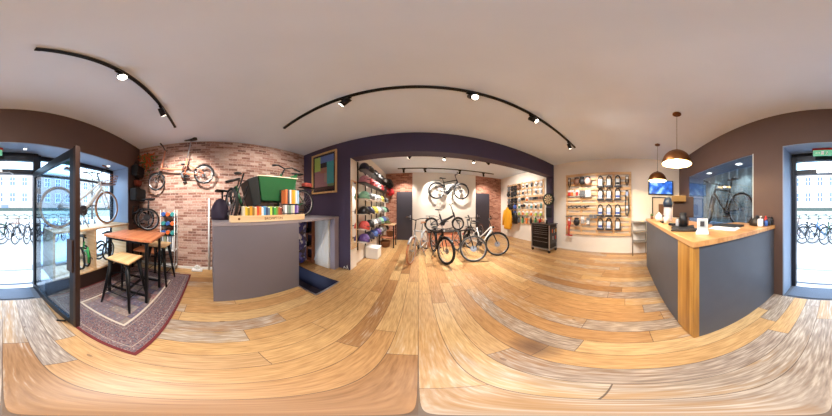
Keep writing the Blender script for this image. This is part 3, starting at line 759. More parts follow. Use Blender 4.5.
    if light:
        m = MB(pivot); q0 = H1 + Vector((0.07, 0, -0.01)); m.cyl(q0, (1, 0, 0), 0.03, 0.05, 12); m.tube([q0, H1], 0.007, 5); lo_ = m.build('headlight', M['blackp'], root)
        m = MB(pivot); m.cyl(q0 + Vector((0.027, 0, 0)), (1, 0, 0), 0.025, 0.004, 12); m.build('lens', M['card'], lo_)
        m = MB(); m.box(rh + Vector((-R - 0.03, 0, 0.12)), (0.03, 0.05, 0.04)); m.build('rear_light', M['red'], root)
    if basket:
        m = MB(pivot); b0 = H1 + Vector((0.20, 0, 0.06))
        for z_, e_ in ((-0.08, 0.11), (-0.02, 0.12), (0.04, 0.13), (0.10, 0.14)):
            m.tube([b0 + Vector((e_ * sx, e_ * 1.3 * sy, z_)) for sx, sy in ((-1, -1), (1, -1), (1, 1), (-1, 1))], 0.006, 5, True)
        for i in range(-3, 4):
            for sy in (-1, 1): m.tube([b0 + Vector((i * 0.035, 0.143 * sy, -0.08)), b0 + Vector((i * 0.045, 0.182 * sy, 0.10))], 0.004, 4)
            m.tube([b0 + Vector((0.11, i * 0.045, -0.08)), b0 + Vector((0.14, i * 0.058, 0.10))], 0.004, 4); m.tube([b0 + Vector((-0.11, i * 0.045, -0.08)), b0 + Vector((-0.14, i * 0.058, 0.10))], 0.004, 4)
        m.box(b0 + Vector((0, 0, -0.082)), (0.22, 0.28, 0.006)); m.build('basket', M['brown_l'], root)
    if stand:
        m = MB(); m.tube([bb + Vector((-0.02, 0.03, -0.02)), bb + Vector((0.02, 0.17, -bb.z + 0.006))], 0.009, 6); m.tube([bb + Vector((-0.02, -0.03, -0.02)), bb + Vector((0.02, -0.17, -bb.z + 0.006))], 0.009, 6); m.build('kickstand', M['gray'], root)
    return root

def heading(dx, dy): return math.atan2(dy, dx)
def bike_between(rear, front, z=0.0, **k):
    mx, my = (rear[0] + front[0]) / 2, (rear[1] + front[1]) / 2
    return bike(loc=(mx, my, z), rz=heading(front[0] - rear[0], front[1] - rear[1]), **k)

# the group in the middle of the back room
bike_between((0.20, 4.12), (-0.16, 3.14), label='slim silver town bicycle with copper tyres, leftmost bike on the back room floor', bar='city', frame=M['silverp'],
             tyre=M['copper'], rim=M['steel'], tr=0.021, grip_c=M['brown_l'], saddle_c=M['brown_l'], fenders=True, fend_c=M['silverp'], stand=True, bar_h=1.08, light=True, steer=0.08)
bike_between((0.47, 4.07), (0.62, 3.07), label='black bicycle with thick tyres facing the room in front of the wooden crate plinth', bar='flat', frame=M['black'], R=0.35, tr=0.032, bar_h=0.86, seat_h=0.80,
             battery=True, steer=0.28, stand=True, light=True, fenders=True, disc=True)
bike_between((2.69, 5.32), (1.85, 4.68), label='dark bicycle standing behind the others with reddish brown tyres beside the crate plinth', bar='flat', frame=M['black'], R=0.34, tyre=mat('red_brown_tyre', (92, 54, 44), 0.7), tr=0.026,
             stand=True, bar_h=1.0)
bike_between((1.20, 4.05), (1.31, 3.03), label='black bicycle with sideways front wheel, left of the white step-through bicycle', bar='flat', frame=M['black'], R=0.35, tr=0.025, tyre=mat('dark_grey_tyre', (70, 70, 68), 0.7),
             steer=1.12, stand=True, bar_h=1.10, battery=True, disc=True, light=True, seat_h=0.98)
bike_between((1.70, 4.07), (2.10, 3.10), label='white step-through bicycle with black tyres, rightmost on the back room floor', style='step', frame=M['wpaint'], fork_c=M['blackp'], R=0.35, tr=0.026, bar='flat', battery=False,
             fenders=True, rack=True, stand=True, bar_h=1.08, light=True, disc=True, wbase=1.05, steer=0.75)
# plinth with folding e-bike on top
pl = thing('crate_plinth', 'low reddish wooden plinth with black top edge under the black folding bike', 'plinth', (0.92, 4.77, 0))
MB().lo((-0.55, -0.22, 0.0), (0.55, 0.22, 0.53)).build('plinth_box', M['crate'], pl, bevel=0.006)
MB().lo((-0.60, -0.26, 0.53), (0.60, 0.26, 0.56)).build('plinth_top', M['blackp'], pl, bevel=0.004)
bike(label='black small wheeled folding bicycle on top of the wooden plinth', loc=(0.97, 4.75, 0.56), rz=0, R=0.245, wbase=1.0, tr=0.030, style='fold', frame=M['dgray'], bar='fold', bar_h=0.93, seat_h=0.74, fenders=True, rack=True, battery=True, stand=True)
# e-bike hung on the white panel
bike(label='black electric bicycle hung high on the white panel of the back room', loc=(1.30, 5.45, 1.77), rz=0, R=0.355, wbase=1.08, tr=0.03, frame=M['black'], battery=True, fenders=True, rack=True, bar='flat', seat_h=0.86, bar_h=1.08, disc=True)
for x, sd in ((1.10, 'left'), (1.55, 'right')):
    hk = MB(); hk.box((x, 5.62, 2.36), (0.05, 0.02, 0.12)); hk.tube([(x, 5.62, 2.36), (x, 5.45, 2.34), (x, 5.43, 2.38)], 0.008)
    tag(hk.build('wall_hook', M['black']), sd + ' black hook carrying the electric bicycle on the white panel', 'hook')
# folding bike on the pink brick wall, tilted
th = math.atan2(2.10 - 1.99, 1.03)
bike(label='salmon and black folding bicycle hung on the pink brick wall', loc=(-2.68, -0.62, 1.84), rz=-PI / 2, rot=Euler((0, 0.11, -PI / 2), 'XYZ'), R=0.205, wbase=1.03, tr=0.018, style='fold', frame=mat('salmon_frame', (214, 142, 112), 0.35, 0.2), fork_c=M['blackp'],
     tyre=M['rubber'], bar='fold', bar_h=0.90, seat_h=1.03, fenders=True, spokes=18, pedal_a=-1.45)
for y, z, sd in ((-0.45, 2.27, 'rear'), (-0.9, 2.30, 'front')):
    hk = MB(); hk.tube([(-2.82, y, z), (-2.66, y, z), (-2.64, y, z + 0.04)], 0.01)
    tag(hk.build('wall_hook', M['black']), 'black hook under the %s of the salmon folding bicycle' % sd, 'hook')
# left window: white town bike with tan tyres above the display sill
bike(label='white town bicycle with tan tyres standing in the left display window', loc=(-1.40, -1.90, 1.075), rz=PI, R=0.335, wbase=1.06, tr=0.022, style='step', frame=M['wpaint'], tyre=M['tan_rubber'], bar='city', bar_h=1.0, seat_h=0.94, stand=True, saddle_c=M['brown_l'], grip_c=M['brown_l'], basket=True)
# right window: dark bike behind smoky glass
bike(label='dark slim bicycle in the right display window behind the counter', loc=(2.13, -1.92, 1.035), rz=0, R=0.335, wbase=0.98, tr=0.022, frame=mat('dark_bronze_paint', (84, 72, 66), 0.35, 0.4), tyre=M['rubber'], bar='flat', bar_h=0.92, seat_h=0.92, steer=-0.55)
# outdoor row
cols = [('black', M['black']), ('blue', mat('faded_blue_paint', (90, 120, 160), 0.4)), ('dark green', M['dgreen']), ('grey', M['gray']), ('red', mat('faded_red', (150, 70, 76), 0.4))]
protos = []
for i, (cn, cm) in enumerate(cols):
    protos.append(bike(label='x', name='parked_bicycle', style='step' if i % 2 else 'diamond', frame=cm, bar='city', fenders=True, rack=True, stand=True, spokes=14, lod=0, bar_h=1.08, R=0.35, light=i % 2 == 0, basket=(i == 3)))
kidmap = {}
for c_ in C.objects:
    if c_.parent: kidmap.setdefault(c_.parent.name, []).append(c_)
xs = [-4.6 + i * 0.42 for i in range(19)]
rg = random.Random(3)
seen = {}
used = set()
order = [0, 1, 0, 2, 3, 0, 1, 4, 0, 3, 0, 2, 1, 0, 3, 4, 0, 1, 2]
ordn = ['first', 'second', 'third', 'fourth', 'fifth', 'sixth', 'seventh', 'eighth', 'ninth', 'tenth', 'eleventh', 'twelfth', 'thirteenth', 'fourteenth', 'fifteenth', 'sixteenth', 'seventeenth', 'eighteenth', 'last']
for i, x in enumerate(xs):
    k = order[i]
    o = protos[k] if k not in used else copy_tree(protos[k], None, kidmap)
    used.add(k); seen[k] = seen.get(k, 0) + 1
    place(o, (x, -5.45 + rg.uniform(-0.06, 0.06), -0.02), math.radians(50 + rg.uniform(-9, 9)), '%s bicycle parked outside, %s in the street row from the left window end' % (cols[k][0], ordn[i]), 'bicycles parked in a row outside')
# ---------------------------------------------------------------- counter
ct = thing('shop_counter', 'L shaped shop counter with slate grey panels, oak corner block and oak worktop', 'counter', (0, 0, 0))
MB().lo((1.11, -0.50, 0.0), (2.96, -0.458, 1.11)).build('front_panel', M['slate'], ct, bevel=0.002)
MB().lo((0.845, -0.50, 0.0), (1.11, -0.455, 1.11)).build('oak_block', M['oak_side'], ct, bevel=0.003)
MB().lo((0.812, -0.50, 0.0), (0.845, -0.455, 1.11)).build('oak_corner', M['oak_side'], ct, bevel=0.003)
MB().lo((0.815, -1.66, 0.0), (0.85, -0.50, 1.11)).build('side_panel', M['slate'], ct, bevel=0.002)
MB().lo((2.92, -1.10, 0.0), (2.96, -0.50, 1.11)).build('end_panel', M['slate'], ct, bevel=0.002)
wt = MB(); wt.prism([(0.795, -0.438), (2.98, -0.438), (2.98, -1.15), (1.5, -1.15), (1.5, -1.664), (0.795, -1.664)], lambda a, b, t: (a, b, t), 1.115, 1.16)
wt.build('worktop', M['oak_top'], ct, bevel=0.004)
Zt = 1.161
def on(name, label, cat, x, y, rz=0, z=Zt, group=None): return thing(name, label, cat, (x, y, z), rz, group)
# point of sale screen, seen from behind
t = on('cash_register', 'touch screen till with brown back on a dark foot at the front of the counter', 'till', 1.44, -0.66, math.radians(62))
MB().box((0, 0, 0.012), (0.26, 0.2, 0.024)).build('foot', M['blackp'], t, bevel=0.006)
MB().tube([(0, 0.02, 0.02), (0, 0.0, 0.18)], 0.05).build('stand', M['blackp'], t)
MB().box((0, -0.01, 0.25), (0.25, 0.035, 0.25), Matrix.Rotation(0.2, 3, 'X')).build('screen_housing', mat('bronze_plastic', (66, 46, 34), 0.35, 0.3), t, bevel=0.01)
MB().box((0.05, 0.03, 0.35), (0.17, 0.02, 0.07)).build('customer_display', mat('brass_plastic', (150, 116, 66), 0.35, 0.3), t, bevel=0.005)
t = on('keyboard', 'black keyboard lying beside the till', 'keyboard', 1.24, -0.60, math.radians(62))
MB().box((0, 0, 0.009), (0.30, 0.12, 0.018)).build('body', M['blackp'], t, bevel=0.004)
k = MB()
for i in range(14):
    for j in range(4): k.box((-0.13 + i * 0.02, -0.04 + j * 0.026, 0.02), (0.016, 0.02, 0.006))
k.build('keys', M['dgray'], t)
t = on('leaflet_stand', 'clear acrylic leaflet holder with white leaflets near the corner of the counter', 'leaflet holder', 1.02, -0.66, math.radians(55)); t.scale = (0.78, 0.78, 0.78)
MB().box((0, -0.03, 0.09), (0.13, 0.006, 0.18), Matrix.Rotation(0.2, 3, 'X')).build('back_plate', M['card'], t)
MB().box((0, 0.0, 0.015), (0.15, 0.12, 0.03)).build('base', M['card'], t, bevel=0.004)
MB().box((0, -0.012, 0.10), (0.11, 0.01, 0.15), Matrix.Rotation(0.2, 3, 'X')).build('leaflets', mat('leaflet_print', (176, 186, 190), 0.5), t)
MB().box((0, 0.001, 0.12), (0.05, 0.004, 0.06), Matrix.Rotation(0.2, 3, 'X')).build('leaflet_picture', M['dgray'], t)
t = on('paper_sheets', 'pile of white paper sheets on the oak worktop beside the leaflet holder', 'paper', 1.10, -1.02, 0.4)
for i in range(3): MB().box((0.01 * i, -0.006 * i, 0.002 + 0.004 * i), (0.3, 0.21, 0.003), Matrix.Rotation(0.1 * i, 3, 'Z')).build('sheet', M['card'], t)
t = on('laptop', 'closed dark laptop lying on the worktop below the window', 'laptop', 1.22, -1.18, 0.2)
MB().box((0, 0, 0.008), (0.34, 0.23, 0.016)).build('base', M['dgray'], t, bevel=0.004); MB().box((0, 0, 0.02), (0.34, 0.23, 0.007)).build('lid', M['blackp'], t, bevel=0.003)
t = on('card_reader', 'small dark card reader on the counter beside the till', 'card reader', 1.62, -0.62, 0.5)
MB().box((0, 0, 0.02), (0.09, 0.16, 0.035), Matrix.Rotation(0.15, 3, 'X')).build('body', M['blackp'], t, bevel=0.008); MB().box((0, 0.03, 0.042), (0.06, 0.05, 0.004), Matrix.Rotation(0.15, 3, 'X')).build('display', M['teal'], t)
for i, (x, y, hh, col, lb) in enumerate(((1.55, -0.75, 0.17, 'brown_l', 'brown bottle on the counter behind the card reader'), (1.72, -0.74, 0.20, 'dgray', 'tall dark bottle on the counter, second along from the till'), (1.50, -0.62, 0.14, 'silverp', 'small silver bottle on the counter next to the till'))):
    b = MB(); b.lathe([(0.03, 0), (0.033, 0.02), (0.033, hh * 0.65), (0.014, hh * 0.8), (0.013, hh * 0.94)]); o = tag(b.build('bottle', M[col], loc=(x, y, Zt)), lb, 'bottle', 'bottles by the till')
    MB().cyl((0, 0, hh * 0.97), (0, 0, 1), 0.015, hh * 0.08).build('cap', M['blackp'], o)
t = on('white_cup', 'white paper cup on the counter front edge', 'cup', 1.92, -0.60)
MB().lathe([(0.03, 0), (0.042, 0.10), (0.044, 0.10), (0.036, 0.004)]).build('cup_body', M['card'], t)
t = on('sugar_pot', 'round white lidded pot on the counter in front of the dispenser', 'pot', 2.30, -0.58)
MB().lathe([(0.04, 0), (0.07, 0.03), (0.075, 0.07), (0.05, 0.12)]).build('pot_body', M['wpaint'], t); MB().lathe([(0.052, 0.12), (0.03, 0.14), (0.012, 0.15), (0.012, 0.165)]).build('lid', M['wpaint'], t)
t = on('drink_dispenser', 'tall pale dispenser with dark blue domed top on the counter', 'dispenser', 2.22, -0.72)
MB().lathe([(0.075, 0), (0.08, 0.02), (0.07, 0.26)]).build('body', mat('pale_grey_body', (176, 172, 178), 0.4), t); MB().lathe([(0.085, 0.26), (0.085, 0.34), (0.06, 0.40), (0.02, 0.43)]).build('top', mat('dark_blue_top', (34, 52, 74), 0.35), t); MB().box((0, 0.08, 0.10), (0.03, 0.04, 0.03)).build('tap', M['blackp'], t)
t = on('scissors_tray', 'small dark tray with tools on the counter between pot and cup', 'tray', 2.08, -0.60)
MB().box((0, 0, 0.012), (0.16, 0.09, 0.024)).build('tray_body', M['blackp'], t, bevel=0.004); MB().tube([(-0.06, 0, 0.03), (0.05, 0.01, 0.055)], 0.008).build('tool', M['steel'], t)
t = on('plant_pot', 'tiny dark pot at the far end of the counter', 'pot', 2.86, -0.56)
MB().lathe([(0.025, 0), (0.035, 0.06)]).build('pot_body', M['brown_l'], t); MB().ball((0, 0, 0.085), (0.07, 0.07, 0.06)).build('plant', M['dgreen'], t)
# window end of the counter
t = on('black_bag', 'crumpled black bag on the window end of the counter', 'bag', 0.99, -1.50)
r_ = []
for k in range(6):
    z = k * 0.028; s_ = (1, 1.1, 1.0, 0.8, 0.5, 0.15)[k]
    r_.append([(math.cos(q) * 0.10 * s_ * (1 + 0.15 * math.sin(3 * q + k)), math.sin(q) * 0.07 * s_ * (1 + 0.1 * math.cos(4 * q)), z) for q in [2 * PI * j / 14 for j in range(14)]])
MB().loft(r_).build('bag_body', M['blackp'], t)
t = on('pump_dispenser', 'white pump dispenser at the window end of the counter', 'dispenser', 0.90, -1.44)
MB().box((0, 0, 0.05), (0.06, 0.06, 0.10)).build('container', M['card'], t, bevel=0.012); MB().tube([(0, 0, 0.1), (0, 0, 0.13), (-0.03, 0.02, 0.132)], 0.008).build('pump', M['card'], t)
for i, (x, y, col, hh, lb) in enumerate(((0.86, -1.52, 'blue', 0.09, 'blue grey spray bottle beside the white pump dispenser'), (0.85, -1.58, 'dgray', 0.12, 'dark bottle at the window end of the counter, next to the blue one'), (0.91, -1.60, 'red', 0.13, 'red capped bottle at the window end of the counter'), (0.84, -1.635, 'blackp', 0.12, 'black bottle at the very wall end of the counter'))):
    b = MB(); b.lathe([(0.02, 0), (0.024, 0.01), (0.024, hh * 0.7), (0.010, hh * 0.85)]); o = tag(b.build('bottle', M[col], loc=(x, y, Zt)), lb, 'bottle', 'bottles at the window end of the counter')
    MB().cyl((0, 0, hh * 0.92), (0, 0, 1), 0.012, hh * 0.14).build('cap', M['red'] if col == 'red' else M['blackp'], o)

# TV, frame, slim stand on the right wall
t = thing('television', 'small wall television with blue picture above the counter end', 'television', (3.93, -1.05, 2.03))
MB().box((0, 0, 0), (0.05, 0.78, 0.46)).build('housing', M['blackp'], t, bevel=0.006)
sc_ = NT('tv_picture'); n1 = sc_.noise(sc_.tc.outputs['Object'], 6, 4); cc = sc_.ramp(n1, [(0.3, (24, 60, 150)), (0.5, (50, 110, 210)), (0.65, (150, 200, 240)), (0.8, (40, 90, 180))])
sc_.t.links.new(cc, sc_.b.inputs['Emission Color']); sc_.t.links.new(cc, sc_.b.inputs['Base Color']); sc_.b.inputs['Emission Strength'].default_value = 0.6
MB().box((-0.0265, 0, 0.005), (0.002, 0.72, 0.40)).build('screen', sc_.m, t)
t = thing('picture_frame', 'black framed pale poster under the television', 'picture', (3.935, -1.06, 1.40))
g = MB()
for a, b in (((0, -0.27, 0), (0.03, 0.03, 0.66)), ((0, 0.27, 0), (0.03, 0.03, 0.66)), ((0, 0, 0.32), (0.03, 0.57, 0.03)), ((0, 0, -0.32), (0.03, 0.57, 0.03))): g.box(a, b)
g.build('frame', M['blackp'], t); MB().box((0.006, 0, 0), (0.006, 0.52, 0.62)).build('poster', mat('cream_poster', (216, 204, 186), 0.7), t); MB().box((0.0, -0.02, -0.06), (0.004, 0.2, 0.36)).build('poster_figure', mat('poster_brown', (120, 84, 60), 0.7), t)
t = thing('metal_stand', 'slim pale metal stand with two shelves against the white wall beside the counter', 'stand', (3.80, -0.38, 0))
g = MB()
for x in (-0.12, 0.12):
    for y in (-0.2, 0.2): g.tube([(x, y, 0), (x, y, 1.0)], 0.011, 6)
g.build('uprights', mat('warm_grey_metal', (150, 142, 132), 0.4, 0.4), t)
for z in (0.42, 0.72, 1.0): MB().box((0, 0, z), (0.26, 0.42, 0.02)).build('shelf', MC['warm_grey_metal'], t)

# ---------------------------------------------------------------- rug, table, stools
rug = MB(); rug.box((0, 0, 0), (1.92, 1.29, 0.012)); ro = rug.build('rug', rug_material(1.92, 1.29), loc=(-1.54, -1.012, 0.0065)); tag(ro, 'dark red and blue oriental rug by the open glass door', 'rug')
zr = 0.0135
tb = thing('bar_table', 'tall square table with orange wood top and black metal frame on the rug', 'table', (-1.635, -1.04, zr), math.radians(3))
MB().box((0, 0, 0.985), (0.56, 0.74, 0.036)).build('tabletop', M['top_wood'], tb, bevel=0.006)
for sx in (-1, 1):
    for sy in (-1, 1): MB().box((sx * 0.235, sy * 0.29, 0.4835), (0.036, 0.036, 0.967)).build('leg', M['black'], tb, bevel=0.003)
g = MB(); g.box((0, 0.29, 0.95), (0.43, 0.025, 0.03)); g.box((0, -0.29, 0.95), (0.43, 0.025, 0.03)); g.box((0.235, 0, 0.95), (0.025, 0.54, 0.03)); g.box((-0.235, 0, 0.95), (0.025, 0.54, 0.03)); g.build('apron', M['black'], tb)
g = MB(); g.box((-0.235, 0, 0.14), (0.025, 0.54, 0.03)); g.box((0.235, 0, 0.14), (0.025, 0.54, 0.03)); g.box((0, 0, 0.14), (0.445, 0.025, 0.03)); g.build('foot_frame', M['black'], tb)
def stool(label, x, y, rz):
    s = thing('bar_stool', label, 'stool', (x, y, zr), rz, 'metal stools with wooden seats')
    MB().box((0, 0, 0.742), (0.33, 0.33, 0.028)).build('seat', M['seat_wood'], s, bevel=0.012, seg=3)
    MB().box((0, 0, 0.718), (0.28, 0.28, 0.022)).build('seat_frame', M['black'], s, bevel=0.004)
    for sx in (-1, 1):
        for sy in (-1, 1):
            l = MB(); tp = Vector((sx * 0.12, sy * 0.12, 0.715)); bt = Vector((sx * 0.205, sy * 0.205, 0.002))
            l.tube([tp, bt], [0.036, 0.015], 4, flat=1.0); l.build('leg', M['black'], s)
    g = MB(); h_ = 0.175
    for a in range(4):
        c0 = [(1, 1), (-1, 1), (-1, -1), (1, -1)][a]; c1 = [(1, 1), (-1, 1), (-1, -1), (1, -1)][(a + 1) % 4]
        g.tube([(c0[0] * h_, c0[1] * h_, 0.25), (c1[0] * h_, c1[1] * h_, 0.25)], 0.008, 6)
    g.build('foot_rail', M['black'], s)
    g = MB(); g.tube([(0.14, 0.14, 0.52), (-0.14, -0.14, 0.52)], 0.006, 6); g.tube([(-0.14, 0.14, 0.52), (0.14, -0.14, 0.52)], 0.006, 6); g.build('cross_brace', M['black'], s)
stool('black metal stool with pale seat in front of the tall table on the rug', -1.31, -0.985, 0.02)
stool('black metal stool with pale seat behind the tall table, near the brick wall', -2.14, -0.86, -0.05)

# ---------------------------------------------------------------- left display window
dc = thing('display_bench', 'pale wooden display bench with open compartments in the left window', 'bench', (0, 0, 0))
MB().lo((-2.32, -2.09, 1.045), (-0.66, -1.63, 1.075)).build('top_board', M['ply'], dc, bevel=0.003)
MB().lo((-2.32, -2.09, 0.30), (-0.66, -1.645, 0.33)).build('bottom_board', M['ply'], dc, bevel=0.003)
for x in (-2.30, -1.40, -0.68): MB().lo((x - 0.02, -2.09, 0.33), (x + 0.02, -1.645, 1.045)).build('divider', M['ply'], dc, bevel=0.003)
MB().lo((-2.34, -1.69, 0.02), (-0.56, -1.66, 0.30)).build('kick_plate', M['brown_al'], dc)
def folded_bike(label, loc, rz, fr, group='folded small bicycles', tilt=0):
    s = thing('folded_bicycle', label, 'folding bicycle', loc, rz, group)
    R = 0.205
    for nm, c_ in (('rear_wheel', (0, 0.05, R)), ('front_wheel', (0.10, -0.08, R + 0.01))):
        w = MB(); w.ring((0, 0, 0), R - 0.032, 0.010, nu=28, nv=6); w.cyl((0, 0, 0), (0, 1, 0), 0.025, 0.06, 10)
        for i in range(14):
            q = 2 * PI * i / 14; w.tube([(0, 0, 0), ((R - 0.03) * math.cos(q), 0, (R - 0.03) * math.sin(q))], 0.0018, 3)
        o = w.build(nm, M['steel'], s, loc=c_); MB().ring((0, 0, 0), R - 0.018, 0.018, nu=30, nv=7).build('tyre', M['rubber'], o)
    g = MB(); g.tube([(0, 0.0, 0.30), (0.16, 0.0, 0.36), (0.30, -0.01, 0.30)], 0.020); g.tube([(0.0, 0.0, 0.30), (0.0, 0.02, 0.48)], 0.018); g.tube([(0.30, -0.02, 0.20), (0.29, -0.03, 0.46)], 0.018); g.tube([(0, 0.05, R), (0.02, 0.0, 0.32)], 0.010); g.build('frame', fr, s)
    g = MB(); g.tube([(0.29, -0.05, 0.44), (0.22, -0.14, 0.46), (0.20, -0.15, 0.12)], 0.014); g.tube([(0.08, -0.16, 0.10), (0.34, -0.16, 0.12)], 0.012); g.build('handlebar', M['blackp'], s)
    g = MB(); g.tube([(0.0, 0.0, 0.12), (0.0, 0.01, 0.55)], 0.014); g.build('seat_post', M['blackp'], s)
    g = MB(); rr = []
    for xx, ww, hh in ((-0.12, 0.05, 0.03), (-0.08, 0.08, 0.05), (-0.02, 0.05, 0.045), (0.06, 0.025, 0.035), (0.14, 0.012, 0.02)):
        rr.append([(xx, ww * math.cos(q), 0.575 + hh * 0.5 * math.sin(q)) for q in [2 * PI * j / 10 for j in range(10)]])
    g.loft(rr).build('saddle', M['blackp'], s)
    g = MB(); g.cyl((0.02, 0.09, R + 0.04), (0, 1, 0), 0.06, 0.012, 18); g.tube([(0.02, 0.10, R + 0.04), (0.14, 0.12, R - 0.03)], 0.009); g.build('crankset', M['dgray'], s)
    return s
folded_bike('green folded bicycle in the window bench compartment nearest the glass door', (-1.30, -1.86, 0.332), math.radians(75), mat('apple_green', (60, 170, 90), 0.35))
folded_bike('black folded bicycle in the window bench compartment nearest the brick wall', (-1.86, -1.86, 0.332), math.radians(10), M['black'])
# corner: bags on the front wall, small shelf with a folded bike, rack
def hang_bag(label, x, z, w_, h_, d_, m_, nm='shoulder_bag', flap=True):
    s = thing(nm, label, 'bag', (x, YF + 0.006, z), 0, 'bags hung in the corner by the brick wall')
    MB().box((0, d_ / 2, 0), (w_, d_, h_)).build('bag_body', m_, s, bevel=0.03, seg=3)
    if flap: MB().box((0, d_ + 0.006, h_ * 0.12), (w_ * 0.94, 0.014, h_ * 0.6)).build('flap', m_, s, bevel=0.01)
    MB().tube([(-w_ * 0.4, d_ / 2, h_ / 2 - 0.02), (-w_ * 0.1, 0.02, h_ / 2 + 0.12), (w_ * 0.1, 0.02, h_ / 2 + 0.12), (w_ * 0.4, d_ / 2, h_ / 2 - 0.02)], 0.008, 6).build('strap', M['blackp'], s)
    MB().tube([(0, 0.0, h_ / 2 + 0.11), (0, 0.03, h_ / 2 + 0.112), (0, 0.04, h_ / 2 + 0.13)], 0.006, 6).build('hook', M['black'], s)
hang_bag('black square pannier bag, topmost on the dark wall strip beside the display window', -2.60, 2.26, 0.34, 0.26, 0.15, M['blackp'])
hang_bag('small brown and red pouch between two black bags beside the display window', -2.63, 1.98, 0.22, 0.14, 0.10, mat('rust_fabric', (140, 66, 50), 0.8), 'pouch')
hang_bag('large black messenger bag, lowest beside the display window', -2.58, 1.70, 0.42, 0.28, 0.18, mat('charcoal_fabric', (38, 40, 44), 0.85))
gd = thing('hanging_plant', 'orange and green trailing plant high in the brick wall corner', 'plant', (-2.80, -1.42, 2.72))
g1, g2 = MB(), MB(); rg = random.Random(5)
for i in range(260):
    p = Vector((0.03 + rg.random() * 0.07, rg.gauss(0, 0.11), -abs(rg.gauss(0, 0.2)))); u = Vector((rg.uniform(-.5, .5), rg.uniform(-1, 1), rg.uniform(-1, 1))).normalized() * 0.035; v_ = Vector((0.3, 0, 0)).cross(u).normalized() * 0.02
    (g1 if i % 5 < 3 else g2).add([p - u, p + v_, p + u, p - v_], [(0, 1, 2, 3)])
g1.build('orange_leaves', mat('orange_leaf', (206, 92, 52), 0.8), gd); g2.build('green_leaves', mat('green_leaf', (92, 130, 70), 0.8), gd)
MB().tube([(-0.015, 0, 0.05), (0.05, 0, 0.05), (0.05, 0, 0.0)], 0.01).build('bracket', M['black'], gd)
cs = thing('corner_shelf', 'small orange wood shelf unit in the corner by the brick wall', 'shelf', (-2.60, -1.34, 0))
MB().box((0, 0, 0.905), (0.40, 0.58, 0.03)).build('top_board', M['top_wood'], cs, bevel=0.003); MB().box((0, 0, 0.45), (0.38, 0.54, 0.02)).build('lower_board', M['top_wood'], cs)
for sx in (-1, 1):
    for sy in (-1, 1): MB().box((sx * 0.18, sy * 0.265, 0.445), (0.03, 0.03, 0.89)).build('leg', M['black'], cs)
folded_bike('black folded bicycle on the corner shelf beside the bags', (-2.50, -1.26, 0.922), math.radians(-70), M['black']).scale = (1.15, 1.15, 1.15)
rk = thing('display_rack', 'narrow white rack with rolled blue and dark pouches against the brick wall', 'rack', (-2.66, -0.86, 0))
g = MB()
for sx in (-1, 1):
    for sy in (-1, 1): g.tube([(sx * 0.10, sy * 0.15, 0), (sx * 0.10, sy * 0.15, 1.36)], 0.010, 6)
g.build('uprights', M['wpaint'], rk)
for z in (0.12, 0.50, 0.84, 1.03, 1.22): MB().box((0, 0, z), (0.22, 0.31, 0.012)).build('shelf', M['wpaint'] if z < 0.6 else M['black'], rk)
pc = [('blue', M['blue']), ('black', M['blackp']), ('orange', M['orange']), ('grey', M['gray']), ('teal', M['teal']), ('dark', M['dgray'])]
for r_i, z in enumerate((0.847, 1.037, 1.227)):
    for c_i in range(3):
        cn, cm = pc[(r_i * 3 + c_i * 2 + (r_i == 1)) % 6]
        p = MB(); p.cyl((0, 0, 0.045), (1, 0, 0), 0.042, 0.19, 12); o = p.build('rolled_pouch', cm, loc=(-2.66, -0.96 + c_i * 0.098, z))
        tag(o, '%s rolled pouch on the %s shelf of the white rack, %s from corner' % (cn, ['lowest', 'middle', 'top'][r_i], ['first', 'second', 'third'][c_i]), 'pouch', 'rolled pouches on the white rack')
        q = MB(); q.ring((0.03, 0, 0.045), 0.043, 0.004, axis=(1, 0, 0), nu=16, nv=4); q.build('strap', M['card'], o)
for c_i in range(5):
    p = MB(); p.box((0, 0, 0.165), (0.14, 0.03, 0.31)); o = p.build('folder', [M['card'], mat('pale_green_card', (186, 200, 170), 0.7), M['card'], mat('pale_blue_card', (176, 190, 206), 0.7), M['card']][c_i], loc=(-2.64, -0.97 + c_i * 0.055, 0.508), bevel=0.002)
    tag(o, 'pale upright folder low in the white rack, %s from the corner' % ['first', 'second', 'third', 'fourth', 'fifth'][c_i], 'folder', 'upright folders in the white rack')

# ---------------------------------------------------------------- on the platform
zp = 1.216
bx = thing('wooden_tray', 'long pale pine tray with dark lettering holding small books on the platform edge', 'tray', (-1.70, 0.83, zp))
MB().box((0.062, 0, 0.043), (0.016, 1.16, 0.085)).build('front_board', M['pine'], bx, bevel=0.002); MB().box((-0.062, 0, 0.043), (0.016, 1.16, 0.085)).build('back_board', M['pine'], bx, bevel=0.002)
for y in (-0.572, 0.572): MB().box((0, y, 0.043), (0.108, 0.016, 0.085)).build('end_board', M['pine'], bx)
MB().box((0, 0, 0.005), (0.108, 1.128, 0.01)).build('tray_bottom', M['pine'], bx)
text_mesh('lettering', 'BROMPTON', 0.052, mat('burnt_lettering', (110, 72, 40), 0.8), bx, (0.0705, 0.02, 0.042), (PI / 2, 0, PI / 2))
kn = MB(); kn.cyl((0.0705, -0.47, 0.045), (1, 0, 0), 0.016, 0.002, 14); kn.build('knot', MC['burnt_lettering'], bx)
bc = [('cream', (216, 206, 180)), ('yellow', (226, 186, 50)), ('olive', (150, 130, 40)), ('amber', (222, 160, 48)), ('brown', (140, 110, 50)), ('peach', (228, 186, 130)), ('red', (190, 70, 44)), ('orange', (226, 130, 50)), ('white', (226, 230, 236)), ('sky blue', (84, 150, 196)),
      ('navy', (50, 70, 110)), ('steel blue', (96, 120, 140)), ('lime', (190, 206, 90)), ('dark green', (48, 110, 56)), ('green', (70, 170, 70)), ('moss', (120, 140, 60)), ('rust', (170, 84, 50)), ('brown red', (130, 66, 50))]
